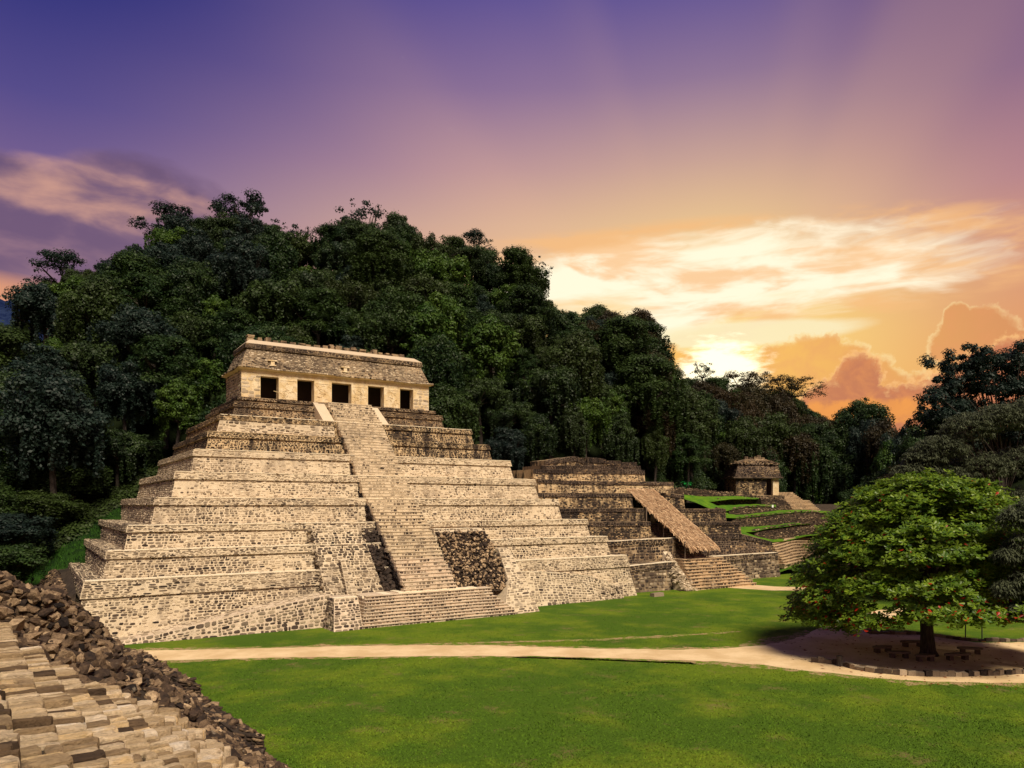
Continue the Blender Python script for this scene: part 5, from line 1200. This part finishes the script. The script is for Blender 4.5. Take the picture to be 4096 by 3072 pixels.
ROWN = ['lowest', 'second', 'third', 'fourth', 'fifth', 'sixth', 'seventh', 'eighth', 'ninth', 'topmost']
ORD = lambda n: f"{n}{'th' if 10 <= n % 100 <= 20 else {1: 'st', 2: 'nd', 3: 'rd'}.get(n % 10, 'th')}"
def place_tree(k, base, s, rz_, label, group=GR, name='jungle_tree', sz=1.0, first=set()):
    desc, cm, tm, R0, H0_, HB = KINDS[k]
    root = bpy.data.objects.new(name, None); root.location = base; root.scale = (s, s, s * sz); root.rotation_euler = (0, 0, rz_); root.empty_display_size = .5; link(root); tag(root, label, 'tree', group)
    c = bpy.data.objects.new('crown', cm); c.location = (0, 0, HB); link(c, root); t = bpy.data.objects.new('trunk', tm); t.location = (0, 0, HB); link(t, root); return root
NR = 9; SPX = [0, 0]
cnt = 0
for ri in range(NR):
    s = (ri + .15) / (NR - .6); px = -240 + (ri % 2) * 70; idx = 0
    while px < 3300:
        d0 = np.interp(px, PXT, D0T); dr = np.interp(px, PXT, DRT); jx = rng.normal(0, 22); d = d0 + (dr - d0) * s + rng.normal(0, 1.2); q = px + jx
        z = hill_z(q, max(d, d0 + .05)); r_ = ray2(q); hz = 1.0
        # far slope right of the ridge end gets rustier trees, their colour carrying the sun's warm glow
        wr = np.clip((q - 2150) / 500, 0, 1); pk = rng.random()
        if pk < .36 * wr: k = 7
        else: k = int(rng.choice([0, 1, 2, 3, 4, 5, 6, NB, NB + 1, NB + 2, NB + 3], p=[.12, .12, .12, .08, .10, .07, .07, .10, .06, .10, .06]))
        if q < 800 and rng.random() < .25: k = rng.choice([6, NB + 3])
        Htot = KINDS[k][4] + KINDS[k][5]
        sc_ = rng.choice([rng.uniform(.75, 1.0), rng.uniform(1.0, 1.5)]); top_px = HOR - (z + Htot * sc_ - EYE) / d * FPX
        if top_px < np.interp(q, RPX, RPY) + 12 or ri == NR - 1 or s > .85:           # keep the skyline where the picture has it
            want = np.interp(q, RPX, RPY) + rng.uniform(-15, 60); ztop = EYE + (HOR - want) / FPX * d; sc_ = np.clip((ztop - z) / Htot, .45, 1.35)
        # leave room for the grass bank and buildings
        occ = (q < 560 and ri == 0 and d < 92)
        idx += 1
        if not occ:
            place_tree(k, (r_[0] * d, r_[1] * d, z - .4), sc_, rng.uniform(0, 6.28), f"{KINDS[k][0]} tree, {ORD(idx)} from left in the {ROWN[ri] if ri < NR - 1 else 'topmost'} row of the hillside"); cnt += 1
        px += rng.uniform(130, 195) * 128 / d * (1.0 if ri < NR - 2 else .85)
# emergent trees standing over the ridge
for (px, pt, w_, k, d, lab) in ((690, 850, 8.2, 8, 172, 'open crowned tree on the skyline, left of the two tall umbrella shaped ones'), (985, 808, 8.8, 8, 176, 'big umbrella crowned tree with dark bare limbs on the skyline'), (1455, 790, 7.6, 9, 178, 'thin twiggy tree reaching highest above the middle ridge'), (1600, 850, 4.4, 3, 176, 'creeper covered tree just right of the highest twiggy one'),
        (240, 1035, 7.4, 8, 160, 'dark open tree at the left end of the skyline'), (1900, 945, 5.2, 8, 180, 'low spreading tree with feathery top right of the ridge summit'), (2110, 1010, 6.6, 9, 182, 'ragged tree at the right shoulder of the ridge'), (2390, 1213, 4.6, 2, 185, 'rounded creeper tree on the falling ridge'), (2560, 1245, 4.2, 7, 186, 'tall reddish creeper tower at the right end of the hill'), (2620, 1330, 3.8, 3, 186, 'narrow reddish leafy column at the very end of the hill'),
        (2810, 1440, 3.9, 9, 225, 'small spindly tree silhouetted against the hidden sun'), (2990, 1500, 9.5, 10, 205, 'flat topped spreading tree silhouetted right of the sun'), (3160, 1518, 8.5, 10, 200, 'flat topped tree with long bare twigs at the skyline gap'), (3440, 1606, 6.5, 0, 190, 'broad dark domed tree in the dip of the skyline'), (1180, 885, 6.2, 9, 178, 'small thin tree between the umbrella tree and the summit')):
    desc, cm, tm, R0, H0_, HB = KINDS[k]; ztop = EYE + (HOR - pt) / FPX * d; s = w_ / R0; Ht = (H0_ + HB) * s; r_ = ray2(px)
    place_tree(k, (r_[0] * d, r_[1] * d, ztop - Ht), s, rng.uniform(0, 6.28), lab, 'tall trees standing on the skyline')
# creeper tower wall at the end of the hill
for i, (px, pt, d) in enumerate(((2500, 1290, 178), (2580, 1330, 176), (2610, 1420, 172), (2625, 1520, 170), (2540, 1400, 168), (2450, 1330, 170), (2600, 1600, 166), (2630, 1680, 168), (2520, 1560, 160))):
    k = 7 if i % 3 else 3; desc, cm, tm, R0, H0_, HB = KINDS[k]; ztop = EYE + (HOR - pt) / FPX * d; r_ = ray2(px); s = 1.05
    place_tree(k, (r_[0] * d, r_[1] * d, ztop - (H0_ + HB) * s), s, rng.uniform(0, 6.28), f"rusty creeper tree on the steep right end of the hill, {ORD(i + 1)} of that cluster", 'creeper trees on the steep hill end')
# trees right of the small temple and behind the red-flecked tree
RT_ = [(3200, 1880, 186, 5), (3250, 1760, 182, 0), (3150, 1650, 190, 7), (3340, 1700, 188, 0), (3420, 1790, 180, 2), (3530, 1690, 172, 7), (3300, 1905, 188, 1), (3400, 1930, 186, 5), (3470, 1940, 140, 0), (3330, 1830, 184, 1), (3620, 1700, 150, 6), (3700, 1720, 135, 0), (3550, 1870, 125, 2),
       (3250, 1950, 187, 1), (3360, 1980, 186, 0), (3620, 1880, 110, 7), (3760, 1760, 118, 6), (3180, 1760, 188, 3), (3060, 1700, 184, 0), (2990, 1620, 182, 7), (3120, 1580, 190, 7), (3460, 1680, 180, 6), (3080, 1800, 180, 2), (2960, 1780, 176, 1), (3560, 2010, 115, 1), (3440, 2030, 180, 2), (3680, 1700, 138, 11), (3800, 1720, 132, 0), (3900, 1740, 130, 11), (4010, 1700, 134, 2), (4110, 1720, 132, 13), (3640, 1800, 122, 12), (3560, 1760, 150, 12), (3740, 1850, 108, 1), (4180, 1650, 128, 0)]
for i, (px, pt, d, k) in enumerate(RT_):
    desc, cm, tm, R0, H0_, HB = KINDS[k]; ztop = EYE + (HOR - pt) / FPX * d; r_ = ray2(px); s = rng.uniform(.95, 1.2); sz = 1.0; Ht = (H0_ + HB) * s
    if ztop - Ht > 2: sz = (ztop - 1) / Ht; sz = min(sz, 1.7)
    place_tree(k, (r_[0] * d, r_[1] * d, ztop - Ht * sz), s, rng.uniform(0, 6.28), f"{desc} tree beyond the small temple, {ORD(sorted(RT_).index(RT_[i]) + 1)} from left", 'forest trees right of the small temple', sz=sz)
# near-left jungle edge
LT_ = [(-60, 1900, 84, 2), (60, 2040, 82, 6), (170, 1960, 90, 0), (-20, 2160, 74, 1), (290, 1930, 96, 2), (90, 1800, 95, 0), (400, 1850, 102, 4), (200, 1750, 104, 6), (-80, 1650, 100, 7), (520, 1800, 106, 1)]
for i, (px, pt, d, k) in enumerate(LT_):
    desc, cm, tm, R0, H0_, HB = KINDS[k]; ztop = EYE + (HOR - pt) / FPX * d; r_ = ray2(px); s = rng.uniform(.85, 1.05); z0 = bank_z(r_[0] * d, r_[1] * d); sz = (ztop - z0) / ((H0_ + HB) * s)
    place_tree(k, (r_[0] * d, r_[1] * d, z0 - .3), s, rng.uniform(0, 6.28), f"{desc} tree at the jungle edge left of the pyramid, {ORD(sorted(LT_).index(LT_[i]) + 1)} from left", 'jungle edge trees left of the pyramid', sz=float(np.clip(sz, .5, 2.0)))
# low broad-leaved undergrowth at the jungle foot
V_ = []; N_ = []; T_ = []
def bush(c, r0, n, hh=.8):
    d = rng.normal(0, 1, (n, 3)); d /= np.linalg.norm(d, axis=1, keepdims=True); d[:, 2] = np.abs(d[:, 2]); V_.append(np.array(c) + d * np.array([r0, r0, r0 * hh]) * rng.uniform(.6, 1, (n, 1))); N_.append(d); T_.append(np.clip(rng.random() * .5 + rng.random(n) * .5, 0, 1))
for i in range(330):
    px = rng.uniform(-100, 700); d0 = np.interp(px, PXT, D0T); d = d0 + rng.uniform(-3, 9); r_ = ray2(px); x, y = r_ * d; z = bank_z(x, y)
    if x > 9 and y < 106: continue
    bush((x, y, z - .3), rng.uniform(.9, 2.2), 190)
for i in range(520):
    px = rng.uniform(1950, 3430); d = np.interp(px, PXT, D0T) + rng.uniform(-4, 8) * (px < 2600) + (px >= 2600) * rng.uniform(1, 9); q = ray2(px) * d; z = np.interp(px, PXT, Z0T)
    bush((q[0], q[1], z - .4), rng.uniform(.9, 2.0), 170)
for i in range(60):
    px = rng.uniform(3450, 3680); d = rng.uniform(112, 135); q = ray2(px) * d; bush((q[0], q[1], 1.0), rng.uniform(1.5, 3), 260, 1.6)
V, F, T = leaf_cloud(np.concatenate(V_), np.concatenate(N_), .20, .6, T=np.concatenate(T_)); ug = obj('undergrowth', mesh_np('undergrowth', V, F, M['leaf'], T)); tag(ug, 'dark green undergrowth along the foot of the jungle', 'undergrowth', kind='stuff')
V_ = []; N_ = []; T_ = []
for i in range(170):
    px = rng.uniform(2620, 3150); d = np.interp(px, PXT, D0T) + rng.uniform(0, 16); q = ray2(px) * d; z = hill_z(px, max(d, np.interp(px, PXT, D0T) + .1)); bush((q[0], q[1], z - .2), rng.uniform(1.3, 3.0), 240, 1.1)
V, F, T = leaf_cloud(np.concatenate(V_), np.concatenate(N_), .2, .6, T=np.concatenate(T_)); ug = obj('undergrowth', mesh_np('undergrowth', V, F, M['leaf'], T)); tag(ug, 'dense dark shrubs between the tree trunks behind the small temple terrace', 'undergrowth', kind='stuff')
# elephant-ear plant on the top terrace
p = onY(2748, 1960, 105.9); ee = thing('elephant_ear_plant', 'bright green big leaved plant standing alone on the top stone terrace', 'plant', tuple(p))
for i, (a_, h_, l_) in enumerate(((0.2, 1.6, .9), (1.3, 1.3, .75), (2.6, 1.7, .9), (3.6, 1.4, .8), (4.7, 1.2, .8), (5.5, 1.5, .85))):
    bx, by = math.cos(a_) * .55, math.sin(a_) * .4; mb = MB(); mb.tube([(0, 0, 0), (bx * .4, by * .4, h_ * .6), (bx, by, h_)], .035, 5); st_ = mb.build('stalk', M['bigleaf'], ee)
    ox, oy = math.cos(a_) * l_, math.sin(a_) * l_; px_, py_ = -math.sin(a_) * l_ * .45, math.cos(a_) * l_ * .45; mb = MB(); c0 = (bx, by, h_); tipp = (bx + ox, by + oy, h_ - .35)
    mb.poly([c0, (bx + ox * .1 + px_ * .8, by + oy * .1 + py_ * .8, h_ + .05), (bx + ox * .45 + px_, by + oy * .45 + py_, h_ - .02), tipp]); mb.poly([c0, tipp, (bx + ox * .45 - px_, by + oy * .45 - py_, h_ - .02), (bx + ox * .1 - px_ * .8, by + oy * .1 - py_ * .8, h_ + .05)]); mb.build('leaf', M['bigleaf'], ee)

# ------------------------------------------------------------------ big red-flecked almond tree
ap = onZ(3712, 2622); ap[2] = 0
at_ = thing('almond_tree', 'wide domed tree with bright green paddle leaves flecked red, on the shaded plaza', 'tree', tuple(ap))
LAY = []
def prof_r(z): return np.interp(z, [2.4, 3.4, 4.6, 6.7, 8.9, 11.2, 12.7, 13.5], [7.9, 9.1, 9.4, 8.5, 7.5, 5.7, 3.6, .6])
cl = []                                            # rosette centres, gathered in tiers of drooping boughs
zmn = lambda a_: 2.45 + 1.8 * abs(math.cos(a_) * FW[0] + math.sin(a_) * FW[1]) ** 1.5
for i in range(560):
    a_ = rng.uniform(0, 6.283); z = rng.uniform(zmn(a_), 13.3); r_ = prof_r(z) * rng.uniform(.80, 1.03); cl.append((r_ * math.cos(a_), r_ * math.sin(a_), z))
for i in range(150):
    z = rng.uniform(4.6, 12); a_ = rng.uniform(0, 6.283); r_ = prof_r(z) * rng.uniform(.2, .8); cl.append((r_ * math.cos(a_), r_ * math.sin(a_), z))
for i in range(60):                                   # low fringe
    a_ = rng.uniform(0, 6.283); r_ = rng.uniform(6.5, 9.4); cl.append((r_ * math.cos(a_), r_ * math.sin(a_), zmn(a_) + rng.uniform(-.3, .5)))
cl = np.array(cl); cen_l = []; 
for c in cl:
    m = 22; out = np.array([c[0], c[1], 0]); out = out / (np.linalg.norm(out) + 1e-6)
    o_ = rng.normal(0, 1, (m, 3)) * [.50, .50, .24]; cen_l.append(c + o_ + out * .1)
RC = np.concatenate(cen_l); nR = len(RC); shade = rng.random(nR)
LV = []; LFm = []; LT = []; LM = []; LC = []
Lp = np.array([(0, 0, 0), (.42, .13, .03), (.80, .25, .02), (1.0, 0, -.06), (.80, -.25, .02), (.42, -.13, .03), (.5, 0, -.03), (.85, 0, -.07)])
for i in range(nR):
    c = RC[i]; nl = rng.integers(5, 8); ph = rng.uniform(0, 6.28); out = np.array([c[0], c[1], 0]) / 9.5
    ax = out * .55 + np.array([0, 0, 1.0]) + rng.normal(0, .22, 3); ax /= np.linalg.norm(ax); e1 = np.cross(ax, [1, 0, 0]); e1 /= np.linalg.norm(e1); e2 = np.cross(ax, e1)
    for j in range(nl):
        a_ = ph + j * 6.283 / nl + rng.normal(0, .15); L_ = rng.uniform(.24, .45); rad_ = e1 * math.cos(a_) + e2 * math.sin(a_); tan_ = -e1 * math.sin(a_) + e2 * math.cos(a_); el = rng.uniform(-.15, .55)
        d1 = rad_ * math.cos(el) + ax * math.sin(el); n1_ = np.cross(d1, tan_); v = c + (Lp[:, :1] * d1 + Lp[:, 1:2] * tan_ * 1.1 - Lp[:, 2:] * n1_) * L_
        red = rng.random() < (.010 if c[2] > 5.5 else .05); LV.append(v); LC.append(c); LM.append(red); LT.append(np.clip(.62 * shade[i] + .4 * rng.random(), 0, 1))
LV = np.array(LV); LC = np.array(LC); LT = np.array(LT); LM = np.array(LM)
LFq = [(0, 1, 6), (1, 2, 7, 6), (2, 3, 7), (0, 6, 5), (6, 7, 4, 5), (7, 3, 4)]
W = LC + ap; dW = W[:, 0] * FW[0] + W[:, 1] * FW[1]; pw = 2048 + FPX * (W[:, 0] * RT[0] + W[:, 1] * RT[1]) / dW
facing = -(LC[:, 0] * FW[0] + LC[:, 1] * FW[1]) / (prof_r(LC[:, 2]) + .1); scr = np.where((pw < 4080), facing, -9) + rng.uniform(-.25, .25, len(LC)) 
pick = np.argsort(-scr)[:300]; pm = np.zeros(len(LC), bool); pm[pick] = True
for i in pick: obj('leaf', mesh_np('leaf', LV[i] - LC[i], [list(f) for f in LFq], M['red_leaf'] if LM[i] else M['almond_leaf'], np.full(8, LT[i])), at_, LC[i])
rest = ~pm; V = LV[rest]; nn_ = len(V); F = []
for b in range(nn_): F += [[q + 8 * b for q in f] for f in LFq]
o = obj('foliage', mesh_np('foliage', V.reshape(-1, 3), F, [M['almond_leaf'], M['red_leaf']], np.repeat(LT[rest], 8), False, np.repeat(LM[rest].astype(int), 6)), at_); o['kind'] = 'stuff'
mb = MB(); mb.tube([(.1, 0, -.1), (.0, 0, .35), (-.12, .0, 1.6), (-.30, 0, 3.2), (-.35, 0, 5.0), (-.2, 0, 8)], [.75, .56, .46, .42, .34, .2], 10)
for i in range(26):
    c = cl[rng.integers(0, len(cl))]; h0 = rng.uniform(2.6, 6.0); s0 = np.array([-.3, 0, h0]); e_ = np.array(c) * [.92, .92, 1]; e_[2] = max(e_[2], h0 * .8); m_ = (s0 + e_) / 2 + [0, 0, .5]; mb.tube([tuple(s0), tuple(m_), tuple(e_)], [.17, .11, .04], 6)
mb.build('trunk', M['bark'], at_)

# ------------------------------------------------------------------ near right trees (narrow drooping leaves)
def droopy(name, lab, loc, seed, boughs, mt, trunk_h, tr=.3, leafL=.42, sprays=10):
    r0 = np.random.default_rng(seed); t = thing(name, lab, 'tree', loc); V = []; T = []; mb = MB(); mb.tube([(0, 0, -1), (.2, .1, trunk_h * .5), (0, 0, trunk_h)], [tr * 1.3, tr, tr * .5], 9)
    for (c, rr, hh, n) in boughs:
        c = np.array(c, float); st_ = np.array([0, 0, trunk_h * r0.uniform(.45, .95)]); mb.tube([tuple(st_), tuple((st_ + c) / 2 + [0, 0, .6]), tuple(c)], [tr * .5, tr * .3, tr * .12], 6)
        for i in range(n):
            d = r0.normal(0, 1, 3); d /= np.linalg.norm(d); d[2] = abs(d[2]) * (1 if r0.random() < .8 else -.6); p = c + d * np.array([rr, rr, hh]) * r0.uniform(.6, 1.02); ph = r0.uniform(0, 6.28); tn = r0.random() * .6
            if i % 14 == 0: mb.tube([tuple(c), tuple((c + p) / 2 + [0, 0, .2]), tuple(p)], [.06, .04, .02], 4)
            for j in range(sprays):
                a_ = ph + j * 6.283 / sprays + r0.normal(0, .2); L_ = leafL * r0.uniform(.7, 1.3); rd = np.array([math.cos(a_), math.sin(a_), r0.uniform(-.75, .35)]); rd /= np.linalg.norm(rd); tg = np.array([-math.sin(a_), math.cos(a_), 0]) * L_ * .11
                mid_ = p + rd * L_ * .5 + [0, 0, .03]; tp_ = p + rd * L_ - [0, 0, .25 * L_]; V += [p, mid_ + tg, tp_, mid_ - tg]; T += [np.clip(tn + r0.random() * .4, 0, 1)] * 4
    mb.build('trunk', M['bark'], t); F = np.arange(len(V)).reshape(-1, 4); o = obj('crown', mesh_np('crown', V, F, M[mt], T), t); return t
def W2L(px, py, d, base): return onD(px, py, d) - np.array(base)
b1 = onZ(4010, 2490) * 1.0; b1 = np.array([*(ray2(3990) * 84), 0.0])
bo = []
for (px, py, rr, hh) in ((3760, 1780, 2.8, 1.8), (3870, 1700, 2.8, 2.0), (3990, 1660, 3.0, 2.0), (4090, 1650, 3.0, 2.2), (3660, 1870, 2.4, 1.3), (3700, 1820, 2.2, 1.5), (3580, 1930, 2.0, 1.0), (3780, 1900, 3.0, 1.8), (3920, 1860, 3.2, 2.2), (4070, 1840, 3.0, 2.2), (3850, 2010, 3.0, 1.8), (4010, 2000, 3.0, 2.2), (4100, 2150, 2.8, 2.2), (3950, 2120, 2.6, 1.8), (4150, 1980, 3.0, 2.2), (3600, 1990, 2.2, 1.2)):
    bo.append((W2L(px, py + 25, 82, b1), rr * 1.05, hh, 460))
droopy('broad_leafy_tree', 'wide tree with drooping narrow leaves behind the red flecked tree at the right', tuple(b1), 5, bo, 'leaf_grey', 11)
b2 = np.array([*(ray2(4330) * 50), 0.0]); bo = []
for (px, py, rr, hh) in ((4110, 2200, 1.4, 1.2), (4100, 2340, 1.2, 1.1), (4130, 2060, 1.5, 1.3), (4160, 2470, 1.2, .9), (4060, 2080, 1.0, .8), (4200, 2270, 1.8, 1.6), (4080, 2450, .8, .7), (4030, 2230, .8, .6), (4020, 2360, .7, .6)): bo.append((W2L(px, py, 48, b2), rr, hh, 190))
droopy('grey_leafed_tree', 'bluish grey leafed tree hanging in at the right edge beside the red flecked tree', tuple(b2), 8, bo, 'leaf_grey', 8, leafL=.36)
# tall dark tree on the right skyline
r0_ = ray2(4010); b3 = np.array([r0_[0] * 112, r0_[1] * 112, 0.0]); t = thing('tall_dark_tree', 'tall dark tree with purple black boughs on the right skyline', 'tree', tuple(b3)); Vs = []; cen_ = []
r5 = np.random.default_rng(55); C_ = []; N2 = []; T2 = []
for (px, py, rr) in ((3850, 1440, 3.2), (3920, 1400, 3.0), (4010, 1400, 3.4), (4100, 1400, 3.6), (3790, 1520, 2.8), (3760, 1590, 2.6), (3860, 1530, 3.2), (3960, 1500, 3.6), (4070, 1500, 3.6), (3800, 1640, 2.6), (3740, 1620, 2.0), (3900, 1620, 3.2), (4020, 1610, 3.6), (4120, 1600, 3.6), (3850, 1700, 2.8), (3960, 1710, 3.2), (4080, 1700, 3.2), (3770, 1710, 2.4)):
    base_c = W2L(px, py + 40, 112 + r5.uniform(-2, 2), b3)
    for q in range(22):
        c = base_c + r5.normal(0, 1, 3) * [1.7, 1.7, 1.3]; cr = r5.uniform(.6, 1.5); m = int(150 * cr); d = r5.normal(0, 1, (m, 3)); d /= np.linalg.norm(d, axis=1, keepdims=True); C_.append(c + d * np.array([cr, cr, cr * .8]) * r5.uniform(.4, 1, (m, 1))); N2.append(d); T2.append(r5.random(m) * .7); cen_.append((c, cr))
V, F, T = leaf_cloud(np.concatenate(C_), np.concatenate(N2), .19, .6, T=np.concatenate(T2)); obj('crown', mesh_np('crown', V, F, M['leaf_blue'], T), t)
mb = MB(); mb.tube([(0, 0, -1), (.3, 0, 7), (0, 0, 15), (.4, 0, 24)], [.9, .7, .55, .25], 9); rr_ = random.Random(3)
for c, cr in cen_[::5]: st_ = np.array([.1, 0, rr_.uniform(9, 20)]); mb.tube([tuple(st_), tuple((st_ + c) / 2 + [0, 0, 1.0]), tuple(c)], [.17, .10, .04], 6)
mb.build('trunk', M['bark'], t)
print('trees', cnt, 'objects', len(bpy.data.objects), 'tris', sum(sum(len(p.vertices) - 2 for p in m.polygons) if len(m.polygons) < 4000 else sum(1 for _ in m.polygons) * 2 for m in bpy.data.meshes))

# ------------------------------------------------------------------ short grass blades and tufts on the lawn
n = 80000; px = rng.uniform(-150, 4250, n * 2); py = rng.uniform(2380, 3160, n * 2); t_ = EYE * FPX / (py - HOR); r_ = np.stack([FW[0] + RT[0] * (px - 2048) / FPX, FW[1] + RT[1] * (px - 2048) / FPX], 1) * t_[:, None]
pu = r_ @ PU[:2]; ok = (r_[:, 1] < 64.5) & (pu > 11.6)
def band(px, py):                 # the pale path stays bare
    up = np.interp(px, [430, 1000, 1600, 2300, 2950, 3150, 3300, 3450, 3640], [2604, 2595, 2581, 2593, 2590, 2560, 2508, 2452, 2432]); lo = np.interp(px, [470, 1200, 1600, 2500, 3050, 3350, 3700, 4096], [2648, 2630, 2626, 2634, 2660, 2694, 2725, 2731])
    return (py > up - 3) & (py < lo + 3)
ok &= ~band(px, py); r_ = r_[ok][:n]; m = len(r_); hgt = rng.uniform(.03, .075, m) * (1 + .5 * lf(r_[:, 0], r_[:, 1], 2)); wd = rng.uniform(.015, .04, m); a_ = rng.uniform(0, 6.28, m); dx_, dy_ = np.cos(a_), np.sin(a_); lean = rng.normal(0, .06, (m, 2))
V = np.stack([np.stack([r_[:, 0] - dx_ * wd, r_[:, 1] - dy_ * wd, np.zeros(m)], 1), np.stack([r_[:, 0] + dx_ * wd, r_[:, 1] + dy_ * wd, np.zeros(m)], 1), np.stack([r_[:, 0] + lean[:, 0], r_[:, 1] + lean[:, 1], hgt], 1)], 1).reshape(-1, 3)
def blade(nt, b):
    p_ = pos(); t__ = attr('tone'); big = noise(p_, .045, 4, .6); md = noise(p_, .22, 5, .62)
    c = mixc((big + (md - .5) * .7).sm(.40, .60), (.080, .155, .010), (.155, .235, .013)); return mixc(t__ * .6, c, (.06, .12, .010))
M['blade'] = mat('grass_blades', blade, .9, .1)
g_ = obj('grass', mesh_np('grass', V, np.arange(3 * m).reshape(m, 3), M['blade'], np.repeat(np.clip(rng.normal(.4, .3, m), 0, 1), 3))); tag(g_, 'short clipped green grass blades covering the plaza lawn', 'grass', kind='stuff')

n = 26000; x = rng.uniform(-32, 15, n); y = rng.uniform(80, 112, n); z = .30 * (y - 86) + .45 * np.minimum(x, 14) + .25 * lf(x * 2, y * 2, 1); ok = z > .0; x, y, z = x[ok], y[ok], z[ok]; m = len(x); a_ = rng.uniform(0, 6.28, m); wd = rng.uniform(.03, .09, m); h = rng.uniform(.15, .5, m); lx, ly = rng.normal(0, .15, m), rng.normal(0, .15, m)
V = np.stack([np.stack([x - np.cos(a_) * wd, y - np.sin(a_) * wd, z - .03], 1), np.stack([x + np.cos(a_) * wd, y + np.sin(a_) * wd, z - .03], 1), np.stack([x + lx, y + ly, z + h], 1)], 1).reshape(-1, 3)
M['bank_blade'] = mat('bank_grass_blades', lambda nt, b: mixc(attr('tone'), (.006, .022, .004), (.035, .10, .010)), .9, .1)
g_ = obj('tall_grass', mesh_np('tall_grass', V, np.arange(3 * m).reshape(m, 3), M['bank_blade'], np.repeat(rng.random(m), 3))); tag(g_, 'rough dark grass on the bank left of the pyramid', 'grass', kind='stuff')

# fallen leaves on the plaza under the tree
n = 420; a_ = rng.uniform(0, 6.28, n); r_ = 11 * np.sqrt(rng.random(n)); c = np.stack([ap[0] + r_ * np.cos(a_), ap[1] + r_ * np.sin(a_), np.full(n, .03)], 1); th_ = rng.uniform(0, 6.28, n); s_ = rng.uniform(.08, .17, n)
u = np.stack([np.cos(th_) * s_, np.sin(th_) * s_, rng.uniform(-.02, .03, n)], 1); v = np.stack([-np.sin(th_) * s_ * .5, np.cos(th_) * s_ * .5, rng.uniform(0, .03, n)], 1)
V = np.stack([c - u, c - v, c + u, c + v], 1).reshape(-1, 3)
M['dry_leaf'] = mat('dry_leaves', lambda nt, b: mixc(attr('tone'), (.10, .035, .015), (.30, .09, .03)), .8, .1)
fl2 = obj('fallen_leaves', mesh_np('fallen_leaves', V, np.arange(4 * n).reshape(n, 4), M['dry_leaf'], np.repeat(rng.random(n), 4))); tag(fl2, 'brown and red fallen leaves scattered under the round tree', 'fallen leaves', kind='stuff')
